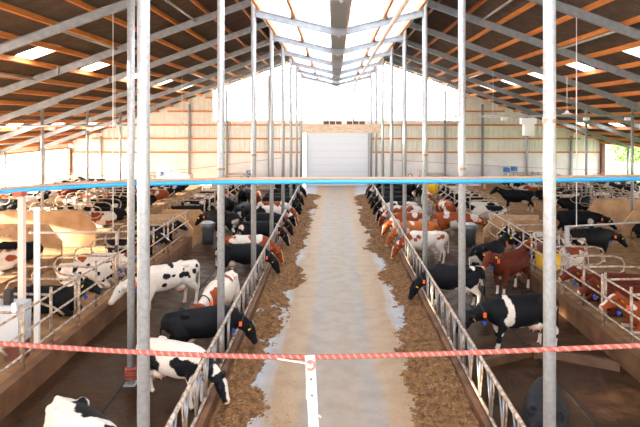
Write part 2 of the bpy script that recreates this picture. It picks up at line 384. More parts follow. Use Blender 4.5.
# ------------------------------------------------------------------ far wall, door
wb = struct(thing('wall_back'), 'far end wall of pale concrete panels and cream corrugated cladding')
cols = [3.05, 5.9, 9.6, 12.9, 16.8, 20.7, 23.45]
ZC = 2.9; GX = 10.8
def roofz(x): return (zraf(x) if abs(x) > ROW else zval(x)) + RD + PD_H
for s, nm in SIDES:
    edges = [2.9] + cols[1:]
    for x0, x1 in zip(edges[:-1], edges[1:]):
        MB().box((s * (x0 + x1) / 2, FAR + 0.1, ZC / 2), (x1 - x0 - 0.02, 0.16, ZC)).obj('concrete_panel', 'concrete_pale', wb)
    for x in cols: MB().ibeam((s * x, FAR - 0.06, 0), (s * x, FAR - 0.06, zraf(x)), 0.16, 0.16, 0.015, (0, 1, 0)).obj('wall_column', 'rafter', wb)
    # cladding: from the panels up to the gable sheet inside GX, up to the roof outside it
    def top(q, s=s):
        x = 2.9 + q
        return (5.75 if x < GX else roofz(x)) - ZC
    MB().corr((s * 2.9, FAR + 0.06, ZC), (0, 0, 1), (s, 0, 0), (0, 1, 0), 0.0, top, 0.22, 0.02, 6, HALF - 2.9).obj('cladding', 'cladding', wb)
    for z in (2.95, 4.15, 5.35, 6.55, 7.75):
        xa = 3.0; xb = min(HALF - 0.1, ROW + (ZPEAK + 0.1 - z) / SLOPE)
        seg = [xa] + [c for c in cols if xa < c < xb] + [xb]
        for x0, x1 in zip(seg[:-1], seg[1:]):
            if z > 6 and x1 <= GX: continue
            if z > 6: x0 = max(x0, GX)
            MB().box((s * (x0 + x1) / 2, FAR - 0.05, z), (x1 - x0 - 0.17, 0.08, 0.14)).obj('girt', 'purlin', wb)
g = MB(); N = 480; o0 = []
for i in range(N + 1):
    x = -GX + 2 * GX * i / N; y = FAR + 0.07 + 0.02 * math.sin(i * 0.9)
    g.v += [(x, y, 5.75), (x, y, roofz(x) - 0.02)]
for i in range(N): g.f.append((2 * i, 2 * i + 2, 2 * i + 3, 2 * i + 1))
g.obj('gable_sheet', 'gable_sheet', wb)
MB().box((0, FAR + 0.06, 5.35), (5.8, 0.08, 0.9)).obj('lintel', 'cladding', wb)

dr = struct(thing('door_1', loc=(0.15, FAR - 0.02, 0)), 'pale grey sectional overhead door at the far end')
for i in range(8):
    dp = MB().box((0, 0, 0.31 + 0.61 * i), (5.3, 0.05, 0.595)).obj('door_panel', 'door', dr)
    b = MB()
    b.box((0, -0.03, 0.012 + 0.61 * i), (5.28, 0.015, 0.024))
    b.obj('door_rib', 'door_seam', dp)
for s in (-1, 1): MB().box((s * 2.72, -0.06, 2.5), (0.14, 0.14, 5.0)).obj('door_track', 'galv', dr)
# board hung in front of the door head, with the cable boxes on it
hb = thing('hanging_beam', 'long pale timber beam hung on wires before the far door', 'beam', (0.36, 36.0, 0))
zb0, zb1 = CAMZ - (133 - VPY) * 36 / F, CAMZ - (124.3 - VPY) * 36 / F
MB().box((0, 0, (zb0 + zb1) / 2), (5.25, 0.3, zb1 - zb0)).obj('board', 'timber', hb)
for i in range(6):
    MB().box((-1.05 + i * 0.42 + (0.3 if i > 2 else 0), 0, zb1 + 0.1), (0.36, 0.28, 0.2)).obj('rope_guide', 'bracket', hb)
for x in (-0.75, 0.0, 0.95): MB().tube([(x, 0, zb1), (x, 0, ZVAL + 0.1)], 0.012, 6).obj('hanging_wire', 'galv', hb)
# pipe slung below the clear roof, bending down to the beam
pp = [(1.35, 2.0, CAMZ + 2.45), (1.30, 12.0, CAMZ + 2.45), (1.28, 24.0, CAMZ + 2.45), (1.25, 33.0, CAMZ + 2.45), (1.2, 34.8, CAMZ + 2.3), (1.15, 35.6, CAMZ + 1.8), (1.15, 35.9, CAMZ + 1.0), (1.15, 36.0, zb1 + 0.2)]
o = MB().tube(pp, 0.055, 10).obj('ceiling_pipe', 'pink_post', smooth=True)
tag(o, 'long pale pipe under the clear roof strip, bending down at the far end', 'pipe')
o = MB().tube([(-0.9, 30, CAMZ + 2.6), (-0.72, 34.5, CAMZ + 2.2), (-0.6, 35.7, CAMZ + 1.3), (-0.6, 36, zb1 + 0.2)], 0.03, 8).obj('ceiling_cable', 'brown_pipe', smooth=True)
tag(o, 'thin brown cable drooping from the roof to the hanging beam', 'cable')
o = MB().tube([(0.22, 2, ZVAL + 0.1), (0.22, 36, ZVAL + 0.1)], 0.018, 6).obj('gutter_cable', 'brown_pipe')
tag(o, 'straight thin brown cable running under the valley gutter', 'cable')
o = MB().tube([(-5.6, 26.8, CAMZ + 2.0), (-2.9, 25.5, CAMZ + 2.35), (0.05, 24.0, CAMZ + 2.72)], 0.022, 6).obj('slant_cable', 'brown_pipe')
tag(o, 'thin brown cable slanting from the left roof slope up to the valley', 'cable')

# ------------------------------------------------------------------ side walls
for s, nm in SIDES:
    w = struct(thing('wall_' + nm), 'open %s side wall above a low concrete sill' % nm)
    MB().box((s * HALF, (FAR + NEAR) / 2, 0.28), (0.2, FAR - NEAR, 0.56)).obj('sill_wall', 'concrete_pale', w)
    ztop = zraf(HALF) + RD + PD_H; zo = 3.35 if s < 0 else 3.75
    MB().corr((s * HALF, NEAR, zo), (0, 0, 1), (0, 1, 0), (1, 0, 0), 0.0, ztop - zo, 0.22, 0.02, 6, FAR - NEAR).obj('head_cladding', 'cladding', w)
    MB().box((s * (HALF - 0.12), (FAR + NEAR) / 2, zo), (0.1, FAR - NEAR, 0.14)).obj('head_timber', 'purlin', w)
    MB().box((s * (HALF - 0.12), (FAR + NEAR) / 2, 0.6), (0.16, FAR - NEAR, 0.1)).obj('sill_timber', 'purlin', w)
    MB().box((s * (HALF - 0.1), FAR - 0.2, zo / 2), (0.3, 0.3, zo)).obj('corner_timber', 'bracket', w)
    if s < 0:
        for k in range(9):
            y0, y1 = FRAMES[k], min(FRAMES[k + 1], FAR)
            b = MB(); n = 40
            for i in range(n + 1):
                y = y0 + 0.15 + (y1 - y0 - 0.3) * i / n; xx = -HALF + 0.03 * math.sin(i * 0.9)
                b.v += [(xx, y, 0.6), (xx, y, zo)]
            for i in range(n): b.f.append((2 * i, 2 * i + 2, 2 * i + 3, 2 * i + 1))
            b.obj('wind_curtain', 'curtain', w)
    for z in (1.5, 2.4):
        MB().tube([(s * (HALF - 0.14), FRAMES[4], z), (s * (HALF - 0.14), FAR - 0.3, z)], 0.02, 6).obj('wall_rail', 'galv', w)

wf = struct(thing('wall_unseen_front'), 'unseen end wall added behind the viewing platform to cut sky light')  # unseen wall added to cut sky light from behind; gaps let some through
for s_, nm in SIDES:
    MB().corr((s_ * 2.9, NEAR, 0), (0, 0, 1), (s_, 0, 0), (0, 1, 0), 0.0, lambda q: 5.75 if q < 9 else min(5.75, roofz(2.9 + q)), 0.22, 0.02, 6, HALF - 2.9).obj('cladding', 'cladding', wf)

# ------------------------------------------------------------------ feed fences
FY0, PLACE = 7.3, 5.0 / 7
ZT, ZB, KH = 1.2, 0.42, 0.30
bar_v = MB().tube([(0, 0, ZB), (0, 0, ZT)], 0.022, 8).mesh('upright_bar', 'bar', True)
bar_s = MB().tube([(0, 0.05, ZB), (0, 0.08, ZB + 0.3), (0, 0.24, ZT)], 0.02, 8).mesh('slanted_bar', 'bar', True)
bar_l = MB().tube([(0, -0.04, ZB + 0.05), (0, -0.16, ZT - 0.22), (0, -0.14, ZT)], 0.016, 8).mesh('lock_bar', 'rail', True)
FX = 2.62
for s, nm in SIDES:
    for i in range(7):
        y0 = FY0 + 5 * i; y1 = y0 + 5 if i < 6 else 40.9
        t = thing('feed_fence', 'tubular headlock feed fence, %s bay on the %s of the driveway' % (ORD[i], nm), 'feed fence', (s * FX, y0, 0), group='feed fence bays on the %s' % nm)
        MB().tube([(0, 0.04, ZT), (0, y1 - y0 - 0.04, ZT)], 0.038, 10).obj('top_rail', 'rail', t, smooth=True)
        MB().tube([(0, 0.04, ZB), (0, y1 - y0 - 0.04, ZB)], 0.032, 10).obj('bottom_rail', 'rail', t, smooth=True)
        for k in range(7):
            yy = 0.1 + k * PLACE
            if y0 + yy + 0.3 > y1: break
            inst('upright_bar', bar_v, t, (0, yy, 0)); inst('slanted_bar', bar_s, t, (0, yy, 0)); 
            if k > 0: inst('lock_bar', bar_l, t, (0, yy, 0))
    o = MB().box((s * (FX - 0.04), (41 + NEAR) / 2, KH / 2), (0.16, 41 - NEAR, KH)).obj('feed_kerb', 'kerb')
    tag(o, 'low dirty concrete kerb under the %s feed fence' % nm, 'kerb', 'feed kerbs')

# ------------------------------------------------------------------ silage along the fences
def vnoise(x, y, seed):
    r = random.Random(seed); t = 0
    for i in range(9):
        f = 0.5 * 1.55 ** i; a1 = r.uniform(0, 6.28); a2 = r.uniform(0, 6.28); th = r.uniform(0, 6.28)
        u = x * math.cos(th) + y * math.sin(th); v = -x * math.sin(th) + y * math.cos(th)
        t = t + np.sin(u * f + a1 + 1.3 * np.sin(v * f * 0.7 + a2)) / (1 + 0.45 * i)
    return t / 2.4
rng = np.random.default_rng(5)
for s, nm in SIDES:
    nx, ny = 34, 900
    X = np.linspace(0.0, 1.55, nx)[None, :].repeat(ny, 0); Y = np.linspace(2.5, 41.0, ny)[:, None].repeat(nx, 1)
    wd = 1.02 + 0.22 * vnoise(Y * 0 + 3.3, Y * 1.6, 11 + s) + 0.03 * np.clip(Y - 20, 0, 20) / 5
    Z = 0.17 * (1 - (X / wd) ** 2) + 0.085 * vnoise(X * 3.2, Y * 2.4, 21 + s) + 0.02 * rng.standard_normal(X.shape) - 0.035
    # near stretch: licked bare in places
    bare = vnoise(X * 1.5 + 4, Y * 1.1, 31 + s); Z = Z - 0.13 * np.clip(bare - 0.05, 0, 1) * (Y < 17) 
    Z = np.clip(Z, -0.02, 0.4)
    vx = s * (FX - 0.13 - X)
    b = MB(); b.v = list(zip(vx.ravel().tolist(), Y.ravel().tolist(), Z.ravel().tolist()))
    b.f = [(j * nx + i, j * nx + i + 1, (j + 1) * nx + i + 1, (j + 1) * nx + i) for j in range(ny - 1) for i in range(nx - 1) if max(Z[j, i], Z[j + 1, i + 1], Z[j, i + 1], Z[j + 1, i]) > -0.015]
    o = b.obj('silage', 'feed', smooth=True); o['kind'] = 'stuff'; tag(o, 'brown chopped silage spread along the %s feed fence' % nm, 'silage')
    # strands
    b = MB(); cnt = 0
    while cnt < 9000:
        j = int(ny * rng.random() ** 1.4); i = int(rng.integers(0, nx))
        if j >= ny or Z[j, i] < 0.0: 
            if rng.random() > 0.05: continue
        x, y, z = vx[j, i] + rng.normal(0, 0.04), Y[j, i] + rng.normal(0, 0.03), max(Z[j, i], 0.002)
        an = rng.random() * 6.283; L = 0.04 + 0.09 * rng.random(); wv = 0.006 + 0.006 * rng.random(); dz = 0.03 * rng.random()
        dx, dy = math.cos(an) * L, math.sin(an) * L; k = len(b.v)
        b.v += [(x - dy / L * wv, y + dx / L * wv, z + 0.004), (x + dy / L * wv, y - dx / L * wv, z + 0.004), (x + dx, y + dy, z + 0.01 + dz)]
        b.f.append((k, k + 1, k + 2)); cnt += 1
    c = b.obj('silage_strands', 'strand', o); c['kind'] = 'stuff'
# crumbs scattered on the driveway
b = MB()
for q in range(2600):
    y = 6.5 + 30 * rng.random() ** 1.7; x = rng.choice([-1, 1]) * (1.55 - abs(rng.normal(0, 0.42)))
    if rng.random() < 0.25: x, y = -1.05 + rng.normal(0, 0.18), 8.7 + rng.normal(0, 1.1)
    if rng.random() < 0.16: x, y = 1.25 + rng.normal(0, 0.2), 9.2 + rng.normal(0, 0.12) + 0.3 * (x - 1.2)
    an = rng.random() * 6.283; L = 0.03 + 0.05 * rng.random(); w_ = 0.012; k = len(b.v)
    dx, dy = math.cos(an), math.sin(an)
    b.v += [(x - dy * w_, y + dx * w_, 0.004), (x + dy * w_, y - dx * w_, 0.004), (x + dx * L, y + dy * L, 0.012)]; b.f.append((k, k + 1, k + 2))
o = b.obj('silage_crumbs', 'strand'); o['kind'] = 'stuff'; tag(o, 'loose silage crumbs scattered over the concrete driveway', 'silage')

# ------------------------------------------------------------------ cubicle beds, kerbs, dividers, end walls
BED = 0.42
# per side: inner row blocks, double row blocks, x of the double row, x of the outer row
LAY = {-1: dict(inner=((5.0, 24.0), (27.6, 44.0)), double=((16.5, 21.3), (24.5, 44.0)), dx=11.0, ox=18.0),
       1: dict(inner=((5.0, 23.9), (27.6, 44.0)), double=((16.5, 24.6), (28.2, 44.0)), dx=13.0, ox=19.8)}
for s, nm in SIDES:
    L_ = LAY[s]; dx = L_['dx']; ox = L_['ox']
    rows = [('inner', KX + 0.24, 8.95, L_['inner']), ('double', dx, dx + 5.2, L_['double']), ('outer', ox, ox + 2.6, ((20.0, 44.0),))]
    for rn, x0, x1, blocks in rows:
        for bi, (y0, y1) in enumerate(blocks):
            fn = ('near', 'far')[bi]; L = y1 - y0; yc = (y0 + y1) / 2
            o = MB().box((s * (x0 + x1) / 2, yc, BED / 2), (x1 - x0, L, BED)).obj('cubicle_bed', 'bed')
            tag(o, 'sandy raised lying bed of the %s cubicle row on the %s' % ((fn + ' ' + rn) if rn != 'outer' else rn, nm), 'bed')
            if rn == 'inner':
                o = MB().box((s * (KX + 0.12), yc, 0.26), (0.24, L, 0.52)).obj('kerb_wall', 'kerb'); tag(o, 'low brown concrete kerb wall of the %s cubicle block beside the %s alley' % (fn, nm), 'kerb')
            ye = y1 + 0.07 if bi == 0 else y0 - 0.07          # chamfered end walls face the cross passage
            if rn == 'outer' or (rn == 'inner' and bi == 1 and s > 0): continue
            xi, xo, hh = (KX, 8.95, 1.5 if bi == 0 else 1.15) if rn == 'inner' else (dx, dx + 5.2, 1.6)
            w_ = xo - xi; poly = [(0, 0), (w_, 0), (w_, hh), (0.55, hh), (0, hh - 0.62)]
            if rn == 'double': poly = [(0, 0), (w_, 0), (w_, hh - 0.7), (w_ - 0.6, hh), (0.6, hh), (0, hh - 0.7)]
            o = MB().prism([(s * a_, b_) for a_, b_ in poly], (1, 0, 0), (0, 0, 1), (s * xi, ye, 0), 0.13).obj('end_wall', 'end_wall')
            tag(o, 'tan chamfered end wall closing the %s %s cubicle row on the %s' % (fn, rn, nm), 'end wall')

def loop_mesh():
    pts = [(0, 0, 1.12), (0.9, 0, 1.14), (1.5, 0, 1.12), (1.72, 0, 1.05), (1.82, 0, 0.88), (1.78, 0, 0.68), (1.62, 0, 0.56), (1.3, 0, 0.52), (0.9, 0, 0.50), (0.55, 0, 0.38), (0.3, 0, 0.2)]
    return MB().tube(pts, 0.03, 8).mesh('loop', 'rail', True)
LOOP = loop_mesh()
LPOST = MB().tube([(0.0, 0, 0), (0.0, 0, 1.3)], 0.035, 8).mesh('upright', 'rail', True)
NTH = ['first', 'second', 'third', 'fourth', 'fifth', 'sixth', 'seventh', 'eighth', 'ninth', 'tenth', 'eleventh', 'twelfth', 'thirteenth', 'fourteenth', 'fifteenth', 'sixteenth', 'seventeenth', 'eighteenth']
DCOUNT = {}
def divider(x, y, sx, label, group):
    k = DCOUNT.get(group, 0); DCOUNT[group] = k + 1
    t = thing('cubicle_divider', label + ', %s from the camera' % NTH[k], 'divider', (x, y, BED), 0 if sx > 0 else math.pi, group)
    inst('loop', LOOP, t); inst('upright', LPOST, t)
STALL = 1.22
START = {}
for s, nm in SIDES:
    L_ = LAY[s]; dx = L_['dx']; ox = L_['ox']
    for bi in range(2):
        fn = ('near', 'far')[bi]
        y0, y1 = L_['inner'][bi]; y = START[(s, 'i', bi)] = (9.2 if bi == 0 else y0 + 0.5)
        while y < y1 - 0.3:
            divider(s * 6.95, y, s, 'bent tube divider, %s inner %s cubicles' % (fn, nm), '%s inner cubicle dividers on the %s' % (fn, nm)); y += STALL
        y0, y1 = L_['double'][bi]; y = START[(s, 'd', bi)] = y0 + 0.5
        while y < y1 - 0.3:
            divider(s * (dx + 2.35), y, -s, 'bent tube divider, %s %s double row, alley side' % (fn, nm), '%s double row dividers, alley side, %s' % (fn, nm))
            divider(s * (dx + 2.85), y, s, 'bent tube divider, %s %s double row, wall side' % (fn, nm), '%s double row dividers, wall side, %s' % (fn, nm)); y += STALL
        o = MB().tube([(s * (dx + 2.41), y0 + 0.1, BED + 1.2), (s * (dx + 2.41), y1 - 0.1, BED + 1.2)], 0.03, 8).obj('neck_rail', 'rail', smooth=True)
        tag(o, 'straight neck rail along the middle of the %s double cubicle row, %s' % (fn, nm), 'rail')
    y = START[(s, 'o', 0)] = 29.3
    while y < 43.7:
        divider(s * (ox + 2.4), y, -s, 'bent tube divider, outer %s cubicles' % nm, 'outer cubicle dividers on the %s' % nm); y += STALL
    # rails on the kerb beside the alley
    for bi, (y0, y1) in enumerate(L_['inner']):
        fn = ('near', 'far')[bi]; ys = 6.0 if bi == 0 else y0
        t = thing('kerb_railing', 'three rail tube railing on the %s kerb of the %s alley' % (fn, nm), 'railing', (s * (KX + 0.14), 0, 0.52))
        for z in (0.83, 1.28, 1.74): MB().tube([(0, ys, z - 0.52), (0, y1 - 0.15, z - 0.52)], 0.026, 8).obj('rail', 'rail', t, smooth=True)
        y = ys + 0.3
        while y < y1: MB().tube([(0, y, 0), (0, y, 1.3)], 0.035, 8).obj('upright', 'rail', t, smooth=True); y += 2.44

# ------------------------------------------------------------------ blue and brown pipe across the barn
DB = 12.05
def cross(dpx, dz, r, name, m, label):
    pts = [PD(px, py + dpx, DB) + Vector((0, 0, dz)) for px, py in ((-90, 197), (-30, 194.3), (17, 190.5), (60, 187.3), (130, 183.8), (223, 182.2), (334, 181.5), (463, 181.2), (550, 180.2), (640, 178.6), (740, 176.6))]
    o = MB().tube(pts, r, 10).obj(name, m, smooth=True); return tag(o, label, 'pipe')
cross(0, 0, 0.052, 'water_pipe', 'blue_pipe', 'bright blue pipe running across the whole barn')
cross(-3.0, 0, 0.035, 'crossbar', 'brown_pipe', 'brown bar lying along the top of the blue pipe')

# ------------------------------------------------------------------ left gate group, cabinet
q = PD(18, 192, 12.05)
t = thing('pipe_post', 'pinkish square post with red clamp holding the blue pipe on the left', 'post', (q.x, 12.2, BED))
MB().box((0, 0, (q.z - BED - 0.06) / 2), (0.12, 0.12, q.z - BED - 0.06)).obj('shaft', 'pink_post', t)
MB().box((0, -0.08, q.z - BED - 0.02), (0.2, 0.22, 0.16)).obj('clamp', 'plastic_red', t)
q = PD(37, 210, 12.6)
t = thing('gate_post', 'short white post left of the blue pipe support', 'post', (q.x, 12.6, BED))
MB().box((0, 0, (q.z - BED) / 2), (0.1, 0.1, q.z - BED)).obj('shaft', 'white', t); MB().box((0, 0, q.z - BED), (0.13, 0.13, 0.03)).obj('cap', 'white', t)
q2 = PD(117, 232, 16.0); q3 = PD(33, 233, 14.0)
t = thing('gate_post', 'brown steel gate post beside the left kerb', 'post', (q2.x, 16.0, 0.52))
MB().tube([(0, 0, 0), (0, 0, q2.z - 0.5)], 0.05, 10).obj('shaft', 'rail', t, smooth=True)
MB().box((0, -0.06, q2.z - 1.0), (0.09, 0.06, 0.2)).obj('latch', 'black', t)
o = MB().tube([PD(30, 233, 13.0), PD(116, 232, 15.95)], 0.028, 8).obj('gate_rail', 'pink_post', smooth=True); tag(o, 'single pale rail between white post and brown gate post, left', 'rail')
t = thing('feed_cabinet', 'grey metal cabinet on legs at the left edge', 'cabinet', (PD(5, 300, 12.0).x, 11.9, BED))
zt = CAMZ - (301 - VPY) * 12 / F - BED
MB().box((-0.12, 0, zt - 0.42), (1.25, 0.5, 0.84)).obj('body', 'cabinet', t)
MB().box((0.43, 0.0, zt - 0.42), (0.02, 0.42, 0.74)).obj('side_panel', 'galv', t)
MB().box((0.3, 0.05, (zt - 0.84) / 2), (0.4, 0.3, zt - 0.84)).obj('stand', 'bracket', t)
MB().box((0.2, -0.1, zt + 0.16), (0.14, 0.14, 0.32)).obj('control_unit', 'black', t)
MB().box((0.42, -0.265, zt - 0.05), (0.09, 0.04, 0.26)).obj('switch_box', 'white', t)

# right gate
q = PD(567, 226, 17.4)
t = thing('gate_post', 'grey steel gate post beside the right kerb', 'post', (q.x, 17.4, 0.5))
MB().box((0, 0, (q.z - 0.5) / 2), (0.12, 0.1, q.z - 0.5)).obj('shaft', 'galv', t); MB().box((0, -0.08, q.z - 1.25), (0.14, 0.08, 0.18)).obj('hinge', 'bracket', t)
o = MB().tube([PD(567, 226.5, 17.4), PD(700, 219, 17.4)], 0.03, 8).obj('gate_rail', 'galv', smooth=True); tag(o, 'single grey rail running right from the steel gate post', 'rail')

# hanging ropes
for px, py0, py1, d, lab in ((113, -70, 231, 17.3, 'thin pale rope hanging beside the left gate rail'), (576.5, -60, 226, 17.3, 'thin pale rope hanging down behind the right foreground post')):
    a0, a1 = PD(px, py0, d), PD(px, py1, d); a0.z = zraf(a0.x)
    o = MB().tube([a0, a1], 0.016, 6).obj('hanging_rope', 'white', smooth=True); tag(o, lab, 'rope')

# lamp tubes and pendants
LAMP = None
def pendant(px, py, d, label):
    q = PD(px, py, d); t = thing('pendant_lamp', label, 'lamp', q, group='pendant lamps')
    MB().tube([(0, 0, 0.12), (0, 0, zraf(q.x) - q.z)], 0.011, 6).obj('cord', 'white', t)
    MB().lathe([(0.02, 0.18), (0.07, 0.16), (0.09, 0.08), (0.27, 0.0), (0.29, -0.02), (0.26, -0.02), (0.08, 0.06), (0.0, 0.07)], n=18).obj('shade', 'white', t, smooth=True)
    MB().lathe([(0.0, -0.07), (0.04, -0.05), (0.05, 0.0), (0.03, 0.06), (0.0, 0.07)], n=10).obj('bulb', 'strap', t, smooth=True)
pendant(493, 117.5, 31.0, 'white pendant lamp hanging before the right part of the far wall')
pendant(567, 114, 26.0, 'white pendant lamp above the right light pipe')
pendant(115, 126, 24.0, 'white pendant lamp on long cord at far left')
pendant(182, 124, 33.0, 'white pendant lamp before the left part of the far wall')
pendant(237.5, 128, 42.0, 'small pendant lamp deep in the barn left of the driveway')
pendant(456, 117, 42.0, 'small pendant lamp deep in the barn right of the driveway')
for px0, px1, py0, py1, lab in ((-8, 150, 126.5, 124.5, 'left'), (480, 652, 116.5, 115.5, 'right')):
    d = 27.1; a0, a1 = PD(px0, py0, d), PD(px1, py1, d)
    t = thing('light_pipe', 'thin horizontal pipe with small white fittings under the %s roof' % lab, 'pipe', (0, d, 0))
    MB().tube([(a0.x, 0, a0.z), (a1.x, 0, a1.z)], 0.05, 8).obj('pipe', 'galv', t, smooth=True)
    for k in range(4):
        x = a0.x + (a1.x - a0.x) * (k + 0.6) / 4.2; MB().box((x, 0, a0.z - 0.12), (0.28, 0.12, 0.16)).obj('fitting', 'white', t)
q = PD(528, 122, 27.0)
t = thing('wall_box', 'white box fitting hanging at the end of the right light pipe', 'box', q)
MB().box((0, 0, 0.04), (0.75, 0.3, 0.3)).obj('head', 'white', t); MB().box((0.02, 0, -0.4), (0.5, 0.28, 0.6)).obj('body', 'cladding', t)
# wire sagging on the right and left, at the far wall's height
for s, nm, pys in ((-1, 'left', (176, 175, 168, 158)), (1, 'right', (160, 165, 168.5, 171))):
    xs_ = [-OUT + 0.08, -11, -7, -ROW - 0.09] if s < 0 else [ROW + 0.09, 7, 11, OUT - 0.08]
    o = MB().tube([(x, 27.3, CAMZ - (py - VPY) * 27.3 / F) for x, py in zip(xs_, pys)], 0.013, 6).obj('slack_wire', 'brown_pipe'); tag(o, 'slack thin wire strung across the %s half of the barn' % nm, 'wire')

# ------------------------------------------------------------------ scrapers and cables in the walking alleys
for s, nm in SIDES:
    o = MB().box((s * 4.72, (6 + 40) / 2, 0.012), (0.05, 34, 0.02)).obj('scraper_cable', 'cable'); tag(o, 'black scraper cable lying along the middle of the %s alley' % nm, 'cable')
t = thing('manure_scraper', 'V shaped steel manure scraper lying across the right alley', 'scraper', (4.75, 13.1, 0))
MB().bar((0, 0, 0.1), (-1.62, -0.75, 0.1), 0.12, 0.2).obj('blade', 'scraper', t)
MB().bar((0, 0, 0.1), (1.6, -0.85, 0.1), 0.12, 0.2).obj('blade', 'scraper', t)
MB().box((0, -0.05, 0.12), (0.26, 0.4, 0.24)).obj('hub', 'scraper', t)

# ------------------------------------------------------------------ brushes, troughs, motors, far clutter
def brush(q, h, r, label, arm):
    t = thing('cow_brush', label, 'brush', q)
    prof = []
    n = 9
    for i in range(n): prof += [(r * (0.85 + 0.15 * math.sin(math.pi * (i + 0.2) / n)), h * i / n), (r * (0.97 + 0.03 * math.sin(math.pi * i / n)), h * (i + 0.5) / n)]
    MB().lathe([(0.0, 0)] + prof + [(r * 0.8, h), (0, h)], n=18).obj('bristles', 'yellow', t)
    MB().box((0, 0, h + 0.16), (r * 1.5, r * 1.1, 0.3)).obj('motor', 'bracket', t)
    MB().box((0.02, -r * 0.56, h + 0.16), (r * 0.9, 0.02, 0.12)).obj('nameplate', 'tag_blue', t)
    MB().tube([(0, 0, h + 0.28), (0, 0, h + 0.4), (arm[0], arm[1], h + 0.4), (arm[0], arm[1], -q[2] + 0.5)], 0.04, 8).obj('arm', 'rail', t)
brush(PD(140.5, 277, 17.9), 0.5, 0.3, 'yellow rotating cow brush between the two foreground posts on the left', (-0.1, 0.3))
brush(PD(548, 268, 18.6), 0.55, 0.4, 'large yellow cow brush behind the right foreground post', (0.5, 0.3))
brush(PD(248, 198, 37.5), 0.75, 0.3, 'yellow cow brush far down the left alley', (-0.9, 0.2))
brush(PD(432.5, 194, 35.0), 0.75, 0.36, 'yellow cow brush far down the right alley', (0.7, 0.2))
def trough(q, label, m='trough'):
    t = thing('drinker', label, 'drinker', q)
    MB().lathe([(0.0, 0.0), (0.26, 0.0), (0.28, 0.55), (0.34, 0.75), (0.36, 0.95), (0.3, 0.97), (0.27, 0.8), (0, 0.78)], n=18).obj('bowl', m, t, smooth=True)
    MB().lathe([(0.3, 0.965), (0.2, 1.03), (0, 1.05)], n=18).obj('lid', 'cabinet', t, smooth=True)
trough(Vector((6.05, 24.6, 0)), 'round dark drinker beside the chamfered end wall on the right')
trough(Vector((-6.05, 25.0, 0)), 'round dark drinker beside the chamfered end wall on the left')
def motor(px, py, d, label):
    q = PD(px, py, d); t = thing('drive_motor', label, 'motor', q); t.scale = (0.6, 0.6, 1)
    MB().tube([(-0.35, 0, 0), (0.3, 0, 0)], 0.2, 14).obj('housing', 'motor_blue', t, smooth=True)
    MB().box((0.4, 0, -0.03), (0.22, 0.34, 0.34)).obj('gearbox', 'motor_blue', t)
    MB().box((0, 0, -0.25), (0.7, 0.4, 0.06)).obj('foot', 'cabinet', t); MB().box((0, 0, -0.28 - (q.z - 0.28) / 2), (0.1, 0.1, q.z - 0.28)).obj('stand', 'rail', t)
motor(161, 173.5, 46.2, 'blue motor left of the posts at the far wall'); motor(249, 172.5, 46.2, 'blue motor at the far wall left of the door')
motor(506, 169.5, 46.2, 'blue motor at the far wall, left of two on the right'); motor(513.5, 168.5, 46.2, 'blue motor at the far wall, right of two on the right')
for px0, px1, py0, py1, d, lab in ((259, 303, 180, 189, 44.5, 'brown timber barrier left of the far door'), (372, 412, 183, 192, 44.5, 'brown timber barrier right of the far door')):
    a0, a1 = PD(px0, py0, d), PD(px1, py1, d); t = thing('timber_barrier', lab, 'barrier', (0, d, 0))
    for k in range(3): MB().box(((a0.x + a1.x) / 2, 0, a0.z - 0.12 - k * 0.28), (a1.x - a0.x, 0.06, 0.24)).obj('plank', 'timber', t)
    for x in (a0.x + 0.1, a1.x - 0.1): MB().box((x, 0.08, a0.z / 2), (0.1, 0.1, a0.z)).obj('upright', 'timber', t)
# low pale bales or feed store at the far wall on the right
for px, w_, lab in ((500, 2.6, 'pale tan low bin at the far wall'), (535, 1.6, 'pale low bin further right at the far wall')):
    q = PD(px, 176, 45.0); t = thing('storage_bin', lab, 'bin', (q.x, 45, 0))
    MB().box((0, 0, 0.42), (w_, 1.0, 0.84)).obj('body', 'end_wall', t); MB().box((0, 0, 0.87), (w_ + 0.08, 1.08, 0.06)).obj('lid', 'timber', t)

# outside, right: hedge
rr = random.Random(3)
for k in range(7):
    x, y = 44 + rr.uniform(-2, 6), 52 + k * 6.5; t = MB()
    for i in range(520):
        u, v_ = rr.uniform(0, 6.283), rr.random(); rad = 2.6 * (0.6 + 0.4 * rr.random()); h = 0.2 + 4.2 * v_
        rad *= math.sqrt(max(0.05, 1 - (v_ - 0.35) ** 2 * 2))
        c = Vector((math.cos(u) * rad, math.sin(u) * rad, h)); n_ = Vector((rr.gauss(0, 1), rr.gauss(0, 1), rr.gauss(0, 1))).normalized(); a_ = n_.orthogonal().normalized() * 0.42; b_ = n_.cross(a_) 
        t.add([c - a_, c + b_ * 0.5, c + a_, c - b_ * 0.5], [(0, 1, 2, 3)])
    r_ = thing('bush', 'leafy green bush outside, %s beyond the open right side wall' % ORD[k], 'bush', (x, y, -0.2), group='bushes outside')
    t.obj('foliage', 'leaf', r_); MB().tube([(0, 0, 0), (0.1, 0, 1.2), (0, 0.1, 2.4)], [0.2, 0.14, 0.06], 8).obj('trunk', 'bracket', r_)

